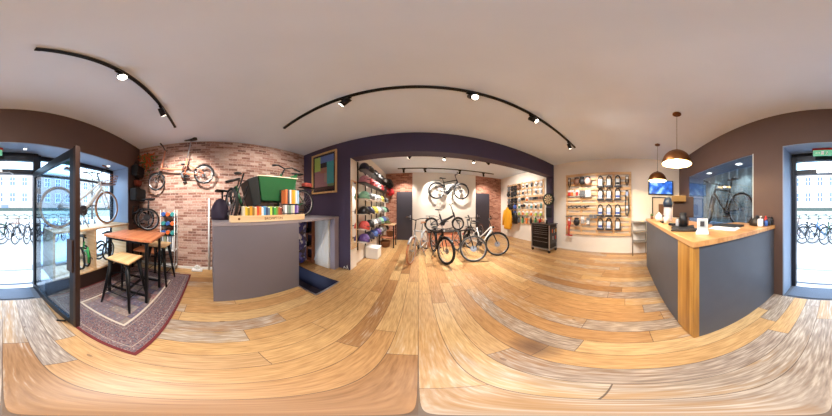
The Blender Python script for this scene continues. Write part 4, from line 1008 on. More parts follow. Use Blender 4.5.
for i, (cn, cv) in enumerate(bc):
    y = 0.43 + i * 0.0325
    o = MB().box((0, 0, 0.1 - (i % 3) * 0.005), (0.09, 0.031, 0.19 - (i % 3) * 0.01)).build('book', mat('book_' + cn.replace(' ', '_'), cv, 0.6), loc=(-1.70, y, zp + 0.012), bevel=0.002)
    tag(o, '%s spined small book in the pine tray' % cn, 'book', 'small books in the pine tray')
    MB().box((-0.002, 0, 0.1015), (0.08, 0.022, 0.186 - (i % 3) * 0.01)).build('pages', M['card'], o)
mr = thing('magazine_rack', 'dark wire rack of brochures at the right end of the pine tray', 'rack', (-1.72, 1.20, zp))
g = MB()
for y in (-0.145, 0.145):
    g.tube([(0.04, y, 0.10), (-0.04, y, 0.10), (-0.10, y, 0.47)], 0.006, 5); g.tube([(-0.06, y, 0.24), (0.03, y, 0.24)], 0.005, 5)
for x, z in ((0.04, 0.10), (-0.04, 0.10), (-0.06, 0.24), (0.03, 0.24), (-0.10, 0.47)): g.tube([(x, -0.145, z), (x, 0.145, z)], 0.005, 5)
g.build('wire_frame', M['black'], mr)
up = [('orange', (226, 120, 70)), ('dark', (70, 70, 76)), ('white', (230, 230, 230)), ('amber', (232, 150, 50)), ('gold', (226, 170, 60)), ('pale', (210, 214, 220)), ('light blue', (150, 190, 220))]
dn = [('white', (236, 236, 236)), ('grey', (130, 140, 134)), ('green grey', (110, 140, 120)), ('light grey', (186, 190, 190)), ('cream', (226, 216, 190)), ('violet', (100, 70, 150)), ('lilac', (150, 130, 190))]
for r_i, row in enumerate((up, dn)):
    for i, (cn, cv) in enumerate(row):
        o = MB().box((0, 0, 0.11), (0.13 if r_i == 0 else 0.06, 0.030, 0.215)).build('brochure', mat('brochure_' + cn.replace(' ', '_') + str(r_i), cv, 0.5), loc=(-1.735 if r_i == 0 else -1.715, 1.085 + i * 0.037, zp + (0.247 if r_i == 0 else 0.012)), bevel=0.002)
        tag(o, '%s brochure in the %s row of the wire rack' % (cn, ['upper', 'lower'][r_i]), 'brochure', 'brochures in the wire rack')
# covered small bike at the left end
cv = thing('covered_bicycle', 'folded bicycle under a dark purple cover with its saddle showing on the platform', 'folding bicycle', (-2.12, 0.19, zp))
r_ = []
for k, (z, s_) in enumerate(((0.0, 0.95), (0.06, 1.05), (0.16, 1.0), (0.25, 0.8), (0.31, 0.5), (0.335, 0.15))):
    r_.append([(math.cos(q) * 0.15 * s_ * (1 + 0.08 * math.sin(4 * q + k)), -0.03 + math.sin(q) * 0.14 * s_ * (1 + 0.08 * math.cos(5 * q + k)), z) for q in [2 * PI * j / 20 for j in range(20)]])
MB().loft(r_).build('cover', mat('dark_purple_cover', (52, 42, 62), 0.75), cv); MB().tube([(0.03, 0.0, 0.28), (0.03, 0.0, 0.44)], 0.015).build('seat_post', M['black'], cv)
g = MB(); rr = []
for xx, ww, hh in ((-0.12, 0.07, 0.03), (-0.08, 0.09, 0.05), (-0.02, 0.05, 0.045), (0.08, 0.025, 0.035), (0.16, 0.012, 0.02)): rr.append([(0.03 + ww * math.cos(q), xx, 0.455 + hh * 0.5 * math.sin(q)) for q in [2 * PI * j / 10 for j in range(10)]])
g.loft(rr).build('saddle', M['blackp'], cv); MB().tube([(0.03, 0.02, 0.38), (0.03, 0.16, 0.36), (0.03, 0.22, 0.37)], 0.012).build('carry_handle', M['blackp'], cv)
# cargo bike
cg = thing('cargo_bicycle', 'long cargo bicycle with big green box and black apron on the platform', 'cargo bicycle', (-2.09, 1.0, zp))
def wheel(nm, c_, R_, rz_, sp=20, tm=None):
    w = MB(); w.ring((0, 0, 0), R_ - 0.045, 0.012, nu=34, nv=6); w.cyl((0, 0, 0), (0, 1, 0), 0.03, 0.09, 10)
    for i in range(sp): q = 2 * PI * i / sp; w.tube([(0, 0.02 * (1 if i % 2 else -1), 0), ((R_ - 0.045) * math.cos(q), 0, (R_ - 0.045) * math.sin(q))], 0.002, 3)
    o = w.build(nm, M['steel'], cg, loc=c_, rot=(0, 0, rz_)); MB().ring((0, 0, 0), R_ - 0.024, 0.024, nu=36, nv=8).build('tyre', tm or M['rubber'], o)
wheel('front_wheel', (0.20, -0.70, 0.24), 0.24, math.radians(12)); wheel('rear_wheel', (-0.06, 0.82, 0.29), 0.29, PI / 2, 24)
g = MB(); g.tube([(0.10, -0.62, 0.52), (0.06, -0.50, 0.20), (-0.03, -0.3, 0.14), (-0.05, 0.45, 0.14), (-0.06, 0.62, 0.22)], 0.028); g.tube([(-0.06, 0.62, 0.22), (-0.05, 0.82, 0.29)], 0.012); g.tube([(-0.05, 0.55, 0.20), (-0.08, 0.62, 0.78)], 0.02); g.tube([(-0.05, 0.20, 0.18), (-0.10, 0.30, 0.85)], 0.02); g.tube([(-0.09, 0.3, 0.7), (-0.05, 0.55, 0.3)], 0.02); g.tube([(-0.08, 0.60, 0.6), (-0.05, 0.82, 0.29)], 0.01)
g.build('frame', M['dgreen'], cg)
g = MB()
for sx in (-0.05, 0.05): g.tube([(0.10 + sx * 0.7, -0.62, 0.50), (0.14 + sx, -0.70, 0.40), (0.20 + sx, -0.70, 0.24)], 0.012)
g.build('fork', M['black'], cg)
g = MB(); g.tube([(-0.10, 0.30, 0.82), (-0.10, 0.38, 0.97)], 0.018); g.tube([(-0.02, 0.10, 0.98), (-0.08, 0.22, 1.02), (-0.10, 0.38, 0.97), (-0.10, 0.55, 1.02), (-0.04, 0.68, 0.95)], 0.014); hb = g.build('handlebar', M['blackp'], cg)
for p0, p1 in (((-0.01, 0.07, 0.97), (-0.055, 0.17, 1.005)), ((-0.03, 0.70, 0.945), (-0.08, 0.60, 0.995))): MB().tube([p0, p1], 0.02).build('grip', M['blackp'], hb)
g = MB(); g.tube([(-0.08, 0.62, 0.75), (-0.09, 0.66, 0.88)], 0.014); rr = []
for yy, ww, hh in ((0.14, 0.07, 0.03), (0.1, 0.09, 0.05), (0.02, 0.06, 0.045), (-0.08, 0.025, 0.035), (-0.13, 0.012, 0.02)): rr.append([(-0.09 + ww * math.cos(q), 0.66 + yy, 0.90 + hh * 0.5 * math.sin(q)) for q in [2 * PI * j / 10 for j in range(10)]])
g.loft(rr).build('saddle', M['blackp'], cg)
def slab(poly_top, poly_bot): return MB().loft([poly_bot, poly_top], False)
bt = [(0.24, -0.24, 0.30), (0.24, 0.26, 0.28), (-0.22, 0.26, 0.28), (-0.22, -0.24, 0.30)]; tp = [(0.31, -0.32, 0.66), (0.31, 0.37, 0.68), (-0.30, 0.37, 0.68), (-0.30, -0.32, 0.66)]
slab(tp, bt).build('green_box', M['green'], cg, bevel=0.01)
bt2 = [(0.20, -0.36, 0.20), (0.235, -0.245, 0.24), (-0.215, -0.245, 0.24), (-0.2, -0.36, 0.20)]; tp2 = [(0.24, -0.47, 0.61), (0.30, -0.325, 0.665), (-0.29, -0.325, 0.665), (-0.23, -0.47, 0.61)]
slab(tp2, bt2).build('black_apron', mat('black_apron_cloth', (28, 30, 30), 0.7, bump=0.3, bscale=8), cg, bevel=0.015)
g = MB(); g.tube([(0.315, -0.32, 0.665), (0.315, 0.375, 0.685), (-0.305, 0.375, 0.685), (-0.305, -0.32, 0.665)], 0.008, 6, True); g.build('rim', mat('cream_piping', (226, 216, 180), 0.5), cg)
slab([(0.29, 0.35, 0.76), (0.27, 0.42, 0.78), (-0.27, 0.42, 0.78), (-0.29, 0.35, 0.76)], [(0.29, 0.22, 0.69), (0.29, 0.37, 0.69), (-0.29, 0.37, 0.69), (-0.29, 0.22, 0.69)]).build('box_backrest', M['green'], cg, bevel=0.01)
g = MB()
for a, b in (((0.16, -0.5, 0.72), (0.24, -0.72, 0.04)), ((0.22, -0.46, 0.5), (0.28, -0.62, 0.03)), ((-0.1, -0.5, 0.7), (0.0, -0.72, 0.04))): g.tube([a, b], 0.012)
g.build('stay_bars', M['black'], cg); g = MB(); g.tube([(0.18, -0.58, 0.62), (0.20, -0.78, 0.56)], 0.02); g.ball((0.2, -0.60, 0.70), (0.06, 0.12, 0.05)); g.build('front_lamp', M['blackp'], cg)
g = MB()
for sx in (0.12, -0.12): g.tube([(sx, 0.0, 0.16), (sx * 1.6, 0.1, 0.005)], 0.012)
g.tube([(0.12, 0.0, 0.16), (-0.12, 0.0, 0.16)], 0.012); g.build('kickstand', M['black'], cg)
g = MB(); g.cyl((0.0, 0.52, 0.26), (1, 0, 0), 0.09, 0.01, 20); g.tube([(0.02, 0.52, 0.26), (0.05, 0.60, 0.12)], 0.01); g.box((0.09, 0.60, 0.12), (0.09, 0.08, 0.02)); g.build('crankset', M['dgray'], cg)
g = MB(); g.box((-0.06, 0.92, 0.62), (0.14, 0.36, 0.02)); g.tube([(0.0, 1.05, 0.6), (-0.03, 0.82, 0.29)], 0.007); g.tube([(-0.12, 1.05, 0.6), (-0.09, 0.82, 0.29)], 0.007); g.build('rear_rack', M['black'], cg)
sb = thing('cloth_bundle', 'little red and gold cloth bundle on the rear rack of the cargo bicycle', 'bundle', (-2.15, 1.92, zp + 0.631))
MB().box((0, 0, 0.05), (0.16, 0.2, 0.10)).build('bundle_body', mat('red_bundle', (150, 60, 50), 0.8), sb, bevel=0.03)

# picture on the plum wall
pf_ = thing('framed_picture', 'gilt framed abstract picture of coloured blocks on the plum wall', 'picture', (-2.08, YB - 0.002, 2.275))
g = MB(); W_, H_ = 0.78, 1.05
for c_, d_ in (((-W_ / 2 + 0.02, -0.02, 0), (0.04, 0.04, H_)), ((W_ / 2 - 0.02, -0.02, 0), (0.04, 0.04, H_)), ((0, -0.02, H_ / 2 - 0.02), (W_ - 0.08, 0.04, 0.04)), ((0, -0.02, -H_ / 2 + 0.02), (W_ - 0.08, 0.04, 0.04))): g.box(c_, d_)
g.build('frame', M['gold_wood'], pf_, bevel=0.004)
MB().box((0, -0.006, 0), (W_ - 0.08, 0.01, H_ - 0.08)).build('backing', mat('dark_mount', (70, 48, 46), 0.7), pf_)
cvp = MB(); cvp.box((0, -0.0125, 0), (0.60, 0.003, 0.86))
pa = NT('colour_block_print'); x_, y_, z_ = pa.xyz()
def blk(cur, x0, x1, z0, z1, c_):
    k = pa.math('MULTIPLY', pa.math('MULTIPLY', pa.math('GREATER_THAN', x_, x0), pa.math('LESS_THAN', x_, x1)), pa.math('MULTIPLY', pa.math('GREATER_THAN', z_, z0), pa.math('LESS_THAN', z_, z1)))
    return pa.mix(k, cur, lin(c_))
cur = pa.mix(0.0, lin((216, 132, 128)), lin((0, 0, 0)))
for a in ((-0.3, -0.10, 0.05, 0.43, (236, 232, 110)), (-0.10, 0.3, 0.25, 0.43, (130, 142, 206)), (0.10, 0.3, -0.30, 0.25, (92, 186, 180)), (-0.10, 0.10, 0.12, 0.25, (70, 40, 50)), (-0.10, 0.10, -0.02, 0.12, (226, 132, 100)), (0.02, 0.10, -0.25, -0.02, (222, 156, 130)), (-0.3, 0.3, -0.43, -0.36, (104, 60, 54)), (0.12, 0.3, -0.36, -0.30, (150, 160, 110))):
    cur = blk(cur, *a)
pa.t.links.new(cur, pa.b.inputs['Base Color']); cvp.build('print', pa.m, pf_)
MB().box((0, -0.019, 0), (W_ - 0.085, 0.002, H_ - 0.085)).build('picture_glass', M['glass'], pf_)
# mirror on the jamb
mi = thing('wall_mirror', 'tall narrow mirror in a pale wood frame on the white jamb of the opening', 'mirror', (-1.345, 2.545, 1.25))
g = MB()
for c_, d_ in (((0, -0.115, 0), (0.025, 0.025, 1.5)), ((0, 0.115, 0), (0.025, 0.025, 1.5)), ((0, 0, 0.7375), (0.025, 0.21, 0.025)), ((0, 0, -0.7375), (0.025, 0.21, 0.025))): g.box(c_, d_)
g.build('frame', M['ply'], mi); MB().box((-0.002, 0, 0), (0.012, 0.21, 1.45)).build('mirror_glass', mat('mirror_silver', (230, 230, 230), 0.03, 1.0), mi)
# dartboard, screen and tool trolley at the right jamb
db = thing('dartboard', 'round black and cream dartboard on the dark jamb above the tool trolley', 'dartboard', (3.86, 2.57, 1.70))
MB().cyl((0, 0, 0), (1, 0, 0), 0.225, 0.035, 40).build('board', M['blackp'], db)
for i in range(20):
    a0, a1 = 2 * PI * (i - 0.5) / 20, 2 * PI * (i + 0.5) / 20; s_ = MB()
    q = [(-0.0185, math.cos(t) * r, math.sin(t) * r) for r, t in ((0.02, a0), (0.02, a1), (0.17, a1), (0.17, (a0 + a1) / 2), (0.17, a0))]
    s_.add(q, [(0, 1, 2, 3, 4)]); s_.build('segment', M['blackp'] if i % 2 else mat('dart_cream', (226, 206, 160), 0.8), db)
for r in (0.168, 0.105): MB().ring((-0.019, 0, 0), r, 0.0045, axis=(1, 0, 0), nu=40, nv=4, flat=1).build('scoring_ring', M['dgreen'] if r > 0.15 else M['red'], db)
MB().cyl((-0.02, 0, 0), (1, 0, 0), 0.012, 0.006, 12).build('bullseye', M['red'], db)
t = thing('notice_board', 'small black board on the dark jamb under the dartboard', 'board', (3.865, 2.56, 1.24))
MB().box((0, 0, 0), (0.02, 0.24, 0.36)).build('panel', M['blackp'], t, bevel=0.003); MB().box((-0.011, 0, 0), (0.002, 0.20, 0.32)).build('surface', mat('dark_gloss', (40, 42, 50), 0.2), t)
tc = thing('tool_trolley', 'black workshop tool trolley with silver frame and drawers beside the opening', 'trolley', (3.475, 2.08, 0))
tc.location = (3.475, 2.165, 0)
MB().box((0, 0.32, 0.51), (0.40, 0.66, 0.74)).build('cabinet', M['blackp'], tc, bevel=0.006)
for sx in (-1, 1):
    for sy in (-0.02, 0.66): MB().box((sx * 0.215, sy, 0.50), (0.03, 0.03, 0.82)).build('corner_post', M['steel'], tc, bevel=0.004)
MB().box((0, 0.32, 0.895), (0.48, 0.74, 0.03)).build('worktop', M['dgray'], tc, bevel=0.005)
for z, h_ in ((0.84, 0.055), (0.775, 0.055), (0.71, 0.055), (0.645, 0.055), (0.56, 0.10), (0.44, 0.12), (0.28, 0.18)):
    d = MB().box((-0.208, 0.32, z - 0.01), (0.018, 0.60, h_)).build('drawer', M['black'], tc, bevel=0.003); MB().box((-0.222, 0.32, z + h_ / 2 - 0.022), (0.012, 0.54, 0.008)).build('handle', M['steel'], d)
MB().box((0, 0.32, 0.115), (0.46, 0.70, 0.03)).build('base_frame', M['steel'], tc, bevel=0.004)
for sx in (-1, 1):
    for sy in (0.0, 0.64): w = MB(); w.cyl((sx * 0.19, sy, 0.045), (1, 0, 0), 0.045, 0.03, 16); w.box((sx * 0.19, sy, 0.08), (0.04, 0.05, 0.04)); w.build('castor', M['rubber'], tc)
hp = MB(); hp.box((0, -0.04, 0.55), (0.34, 0.01, 0.5)); hp.build('side_rack', M['dgray'], tc)
for i, (x, z, col, lb) in enumerate(((-0.1, 0.72, 'orange', 'orange tool'), (0.02, 0.70, 'steel', 'silver tool'), (0.12, 0.72, 'yellow', 'yellow tool'), (-0.06, 0.50, 'steel', 'steel tool'), (0.08, 0.50, 'red', 'red tool'))):
    g = MB(); g.tube([(x, -0.055, z - 0.08), (x, -0.055, z + 0.03)], 0.012); g.build('hanging_tool', M[col], tc)
for i, (x, y, lb, m_) in enumerate(((3.42, 2.35, 'black spray can on the tool trolley, nearer the camera', 'blackp'), (3.46, 2.66, 'red topped tin on the tool trolley, farther from the camera', 'red'))):
    b = MB(); b.cyl((0, 0, 0.06), (0, 0, 1), 0.03, 0.12, 14); o = tag(b.build('spray_can', M[m_], loc=(x, y, 0.911)), lb, 'can', 'cans on the tool trolley'); MB().cyl((0, 0, 0.13), (0, 0, 1), 0.012, 0.02).build('nozzle', M['card'], o)
# ---------------------------------------------------------------- helmet wall, left side of the back room
hs = thing('helmet_shelves', 'wall shelving with black rails and narrow boards holding rows of helmets', 'shelf', (X2L, 0, 0))
for i in range(6): MB().box((0.012, 2.86 + i * 0.48, 1.45), (0.022, 0.03, 2.2)).build('rail', M['black'], hs)
HZ = (2.36, 2.02, 1.63, 1.26, 0.90, 0.58)
for z in HZ:
    g = MB(); g.box((0.13, 4.04, z - 0.012), (0.20, 2.46, 0.016)); g.build('shelf_board', M['black'] if z > 1.9 else M['white'], hs)
hcols = {'black': (30, 30, 34), 'navy': (40, 44, 76), 'white': (232, 232, 232), 'red': (190, 50, 54), 'rose': (226, 150, 160), 'green': (120, 190, 90), 'yellow': (232, 214, 90), 'grey': (140, 142, 146), 'coral': (232, 96, 90), 'purple': (100, 76, 150), 'blue': (80, 110, 180), 'mint': (150, 210, 180)}
rows = [['navy', 'black', 'black', 'grey', 'black', 'white', 'black'], ['rose', 'red', 'rose', 'white', 'red', 'black', 'red'], ['mint', 'grey', 'white', 'white', 'yellow', 'black', 'grey'], ['black', 'navy', 'yellow', 'white', 'grey', 'mint', 'black'], ['coral', 'black', 'white', 'grey', 'mint', 'blue', 'grey'], ['purple', 'navy', 'blue', 'purple', 'grey', 'white', 'black']]
hp_ = {}
def helmet(cn):
    if cn in hp_: return copy_tree(hp_[cn])
    h = thing('helmet', 'x', 'helmet')
    g = MB(); rr = []
    for k in range(9):
        t = PI / 2 * k / 8; z = 0.02 + 0.155 * math.sin(t); s_ = max(math.cos(t), 0.02) ** 0.85
        rr.append([(0.105 * s_ * math.cos(q), 0.14 * s_ * math.sin(q) + (0.012 if math.sin(q) > 0 else 0), z + (0.02 * math.cos(2 * q) * (1 - k / 8))) for q in [2 * PI * j / 20 for j in range(20)]])
    g.loft([[(x * 0.93, y * 0.93, z - 0.02) for x, y, z in rr[0]]] + rr); g.build('shell', mat('helmet_' + cn, hcols[cn], 0.3, coat=0.4), h)
    v = MB()
    for x in (-0.06, -0.02, 0.02, 0.06):
        v.tube([(x * 1.25, -0.10 + abs(x) * 0.3, 0.105 - abs(x) * 0.5), (x, -0.03, 0.172 - abs(x) * 0.55), (x, 0.05, 0.168 - abs(x) * 0.55), (x * 1.2, 0.11 - abs(x) * 0.3, 0.10 - abs(x) * 0.5)], 0.009, 5)
    v.build('vents', M['blackp'], h)
    MB().box((0, -0.15, 0.055), (0.14, 0.05, 0.008)).build('visor', M['blackp'], h, bevel=0.003)
    hp_[cn] = h; return h
ro_ = ['top', 'second', 'third', 'fourth', 'fifth', 'bottom']; co_ = ['nearest the mirror', 'second from the mirror', 'third from the mirror', 'fourth from the mirror', 'fifth from the mirror', 'sixth from the mirror', 'seventh from the mirror']
for r_i, row in enumerate(rows):
    for c_i, cn in enumerate(row):
        h = helmet(cn)
        place(h, (X2L + 0.14, 2.97 + c_i * 0.345, HZ[r_i] - 0.002), math.radians(60 + (c_i * 37 + r_i * 13) % 40), '%s cycling helmet, %s board of the helmet wall, %s' % (cn, ro_[r_i], co_[c_i]), 'helmets on the wall shelving'); h.scale = (1.08, 1.08, 1.08)
# bulky bags hung at the far end of the helmet wall
for (y, z, cn, m_, lb) in ((5.38, 2.42, 'b', M['blackp'], 'big black rucksack hung at the far top of the helmet wall'), (5.52, 2.12, 'r', mat('bright_red_fabric', (190, 36, 40), 0.7), 'bright red bag hung in the corner by the orange brick')):
    s = thing('rucksack', lb, 'bag', (X2L + 0.22, y, z))
    g = MB(); g.ball((0, 0, 0), (0.30, 0.26, 0.42)); g.build('bag_body', m_, s); MB().ball((0.12, 0, -0.06), (0.14, 0.2, 0.2)).build('front_pocket', m_, s); MB().ring((-0.12, 0, 0.16), 0.07, 0.01, axis=(0, 1, 0), nu=16).build('strap', M['blackp'], s)
t = thing('wooden_table', 'small wooden table with magazines at the far end of the helmet wall', 'table', (-1.08, 4.62, 0))
MB().box((0, 0, 0.82), (0.56, 0.50, 0.03)).build('tabletop', M['ply'], t, bevel=0.004)
for sx in (-1, 1):
    for sy in (-1, 1): MB().box((sx * 0.25, sy * 0.22, 0.402), (0.035, 0.035, 0.805)).build('leg', M['black'], t)
MB().box((0, 0, 0.36), (0.5, 0.44, 0.02)).build('lower_shelf', M['crate'], t)
for i, (x, y, z, s_, lb) in enumerate(((-1.15, 4.52, 0.001, 1.0, 'low wicker basket under the wooden table, nearer the camera'), (-1.0, 4.65, 0.372, 0.8, 'dark wicker basket on the lower shelf of the wooden table'))):
    g = MB(); g.lathe([(0.11 * s_, 0), (0.15 * s_, 0.02), (0.17 * s_, 0.20 * s_), (0.18 * s_, 0.21 * s_), (0.155 * s_, 0.20 * s_), (0.13 * s_, 0.03)], n=24)
    o = tag(g.build('wicker_basket', M['wicker'], loc=(x, y, z)), lb, 'basket', 'wicker baskets'); MB().ring((0, 0, 0.205 * s_), 0.172 * s_, 0.012, axis=(0, 0, 1), nu=24).build('rim', M['wicker'], o)
t = thing('plant', 'small green plant in a tray on the wooden table', 'plant', (-1.10, 4.62, 0.836))
g = MB(); rg = random.Random(9)
for i in range(70):
    p = Vector((rg.gauss(0, 0.07), rg.gauss(0, 0.09), 0.03 + rg.random() * 0.06)); u = Vector((rg.uniform(-1, 1), rg.uniform(-1, 1), rg.uniform(0, 1))).normalized() * 0.03; v_ = u.orthogonal() * 0.4; g.add([p - u, p + v_, p + u, p - v_], [(0, 1, 2, 3)])
g.build('foliage', mat('soft_green_leaf', (110, 130, 74), 0.8), t); MB().box((0, 0, 0.012), (0.26, 0.34, 0.022)).build('tray', M['wicker'], t)
t = thing('white_box', 'white storage box on the floor below the helmet wall', 'box', (-1.20, 3.42, 0)); MB().box((0, 0, 0.15), (0.34, 0.34, 0.30)).build('box_body', M['wpaint'], t, bevel=0.01); MB().box((0, 0, 0.31), (0.36, 0.36, 0.025)).build('lid', M['card'], t, bevel=0.006)

# ---------------------------------------------------------------- accessory wall, right side of the back room
ab = thing('slatted_board', 'pale plywood slatted board with accessories on the back room wall', 'board', (X2R - 0.02, 0, 0))
for z in (2.46, 2.24, 2.06, 1.88, 1.68, 1.50, 1.30, 1.12, 0.94, 0.76): MB().box((-0.02, 4.0, z), (0.018, 2.2, 0.085)).build('slat', M['ply'], ab)
for y in (2.95, 3.5, 4.1, 4.7, 5.05): MB().box((0, y, 1.6), (0.02, 0.06, 1.86)).build('batten', M['ply'], ab)
protoP = {}
def product(kind, cn, col):
    key = (kind, cn)
    if key in protoP: return copy_tree(protoP[key])
    m_ = mat('prod_' + cn.replace(' ', '_'), col, 0.5); c_ = M['card']
    h = thing({'pouch': 'saddle_bag', 'lock': 'bike_lock', 'card': 'carded_part', 'glove': 'glove_pair', 'bottle': 'water_bottle', 'lightc': 'bike_light', 'pedal': 'pedal_pair', 'tool': 'hand_tool', 'strap': 'strap'}[kind], 'x', {'pouch': 'bag', 'lock': 'lock', 'card': 'packet', 'glove': 'gloves', 'bottle': 'bottle', 'lightc': 'light', 'pedal': 'pedals', 'tool': 'tool', 'strap': 'strap'}[kind])
    # local: wall at x = 0, product towards -x
    if kind == 'pouch':
        MB().ball((-0.07, 0, -0.11), (0.10, 0.16, 0.18)).build('pouch_body', m_, h); MB().box((-0.06, 0, -0.02), (0.05, 0.10, 0.04)).build('buckle', M['blackp'], h, bevel=0.006)
    elif kind == 'lock':
        MB().tube([(-0.04, -0.05, -0.22), (-0.04, -0.055, -0.08), (-0.04, -0.035, -0.02), (-0.04, 0.0, -0.0), (-0.04, 0.035, -0.02), (-0.04, 0.055, -0.08), (-0.04, 0.05, -0.22)], 0.013).build('shackle', M['blackp'], h)
        MB().box((-0.04, 0, -0.25), (0.04, 0.16, 0.045)).build('lock_body', M['dgray'], h, bevel=0.008); MB().box((-0.06, 0, -0.15), (0.004, 0.085, 0.15)).build('label_card', c_, h); MB().box((-0.063, 0, -0.185), (0.003, 0.08, 0.05)).build('card_print', m_, h)
    elif kind == 'card':
        MB().box((-0.03, 0, -0.09), (0.004, 0.09, 0.17)).build('backing_card', c_ if cn != 'white' else M['gray'], h); MB().box((-0.045, 0, -0.11), (0.03, 0.07, 0.09)).build('blister', m_, h, bevel=0.008)
    elif kind == 'glove':
        for sy in (-1, 1):
            g = MB(); g.ball((-0.04, 0.035 * sy, -0.11), (0.03, 0.075, 0.12)); 
            for k in range(4): g.tube([(-0.04, 0.035 * sy - 0.026 + k * 0.017, -0.15), (-0.04, 0.035 * sy - 0.03 + k * 0.019, -0.205 - 0.01 * (k in (1, 2)))], 0.009, 6)
            g.tube([(-0.04, 0.035 * sy + 0.03 * sy, -0.11), (-0.04, 0.035 * sy + 0.052 * sy, -0.145)], 0.009, 6); g.box((-0.04, 0.035 * sy, -0.05), (0.03, 0.06, 0.05)); g.build('glove', m_, h)
    elif kind == 'bottle':
        g = MB(); g.lathe([(0.03, -0.22), (0.036, -0.20), (0.036, -0.08), (0.030, -0.07), (0.036, -0.05), (0.028, -0.035)], (-0.06, 0, 0)); g.build('bottle_body', m_, h); MB().lathe([(0.028, -0.035), (0.026, -0.01), (0.012, -0.005), (0.01, 0.015)], (-0.06, 0, 0)).build('cap', M['blackp'], h)
    elif kind == 'lightc':
        MB().box((-0.03, 0, -0.08), (0.004, 0.08, 0.15)).build('backing_card', m_, h); g = MB(); g.cyl((-0.05, 0, -0.10), (1, 0, 0), 0.024, 0.04, 12); g.build('lamp_body', M['blackp'], h); MB().cyl((-0.072, 0, -0.10), (1, 0, 0), 0.018, 0.004, 12).build('lens', M['steel'], h)
    elif kind == 'pedal':
        for sy in (-1, 1): g = MB(); g.box((-0.05, 0.05 * sy, -0.07), (0.03, 0.08, 0.09)); g.tube([(-0.05, 0.01 * sy, -0.07), (-0.05, 0.05 * sy, -0.07)], 0.008); g.build('pedal', m_, h, bevel=0.008)
    elif kind == 'tool':
        g = MB(); g.tube([(-0.03, -0.012, 0.0), (-0.03, 0.008, -0.12)], 0.010, 6); g.tube([(-0.03, 0.012, 0.0), (-0.03, -0.008, -0.12)], 0.010, 6); g.build('handles', m_, h); MB().tube([(-0.03, 0, -0.11), (-0.03, 0, -0.2)], [0.014, 0.006], 6).build('jaws', M['steel'], h)
    elif kind == 'strap':
        MB().tube([(-0.03, -0.02, 0), (-0.03, -0.03, -0.16), (-0.03, 0.0, -0.25), (-0.03, 0.03, -0.16), (-0.03, 0.02, 0)], 0.012, 6).build('loop', m_, h); MB().box((-0.04, 0, -0.06), (0.01, 0.05, 0.06)).build('tag_card', c_, h)
    MB().tube([(0.012, 0, 0.008), (-0.075, 0, 0.010), (-0.08, 0, 0.025)], 0.004, 5).build('hook', M['steel'], h)
    protoP[key] = h; return h
pcol = {'black': (34, 33, 36), 'silver': (176, 176, 180), 'grey': (110, 112, 116), 'orange': (226, 120, 50), 'lime': (170, 196, 70), 'blue': (64, 92, 170), 'white': (228, 228, 230), 'red': (206, 56, 44), 'brown': (120, 80, 56), 'green': (80, 140, 90), 'rose': (230, 190, 180), 'pale blue': (168, 186, 226), 'teal': (70, 140, 140)}
grid = [[('card', 'silver'), ('lightc', 'white'), ('lightc', 'grey'), ('card', 'black'), ('lightc', 'white'), ('pouch', 'brown'), ('glove', 'black'), ('glove', 'black'), ('glove', 'grey')],
        [('card', 'silver'), ('card', 'grey'), ('tool', 'silver'), ('tool', 'grey'), ('card', 'black'), ('tool', 'silver'), ('pouch', 'black'), ('glove', 'black'), ('pouch', 'black')],
        [('pedal', 'brown'), ('pedal', 'black'), ('pedal', 'grey'), ('card', 'orange'), ('pedal', 'black'), ('card', 'silver'), ('glove', 'black'), ('glove', 'black'), ('glove', 'grey')],
        [('lightc', 'teal'), ('card', 'black'), ('card', 'teal'), ('card', 'silver'), ('pedal', 'black'), ('card', 'green'), ('pouch', 'blue'), ('pouch', 'black'), ('glove', 'black')],
        [('card', 'lime'), ('card', 'lime'), ('card', 'orange'), ('card', 'lime'), ('card', 'orange'), ('card', 'lime'), ('pouch', 'blue'), ('pouch', 'black'), ('strap', 'orange')],
        [('bottle', 'red'), ('bottle', 'green'), ('bottle', 'black'), ('bottle', 'orange'), ('bottle', 'green'), ('bottle', 'grey'), ('pouch', 'black'), ('strap', 'black'), ('strap', 'black')]]
ord_ = ['first', 'second', 'third', 'fourth', 'fifth', 'sixth', 'seventh', 'eighth', 'ninth', 'tenth']
kn_ = {'pouch': 'saddle bag', 'lock': 'lock', 'card': 'carded part', 'glove': 'pair of gloves', 'bottle': 'water bottle', 'lightc': 'carded bicycle light', 'pedal': 'pair of pedals', 'tool': 'hand tool', 'strap': 'looped strap'}
for r_i, row in enumerate(grid):
    for c_i, (kd, cn) in enumerate(row):
        h = product(kd, cn, pcol[cn])
        place(h, (X2R - 0.052, 3.02 + c_i * 0.235, (2.45, 2.17, 1.87, 1.58, 1.29, 1.03)[r_i]), 0, '%s %s on the back room board, %s row, %s from dartboard side' % (cn, kn_[kd], ['top', 'second', 'third', 'fourth', 'fifth', 'bottom'][r_i], ord_[c_i]), 'accessories on the back room board'); h.scale = (1.25, 1.25, 1.25)
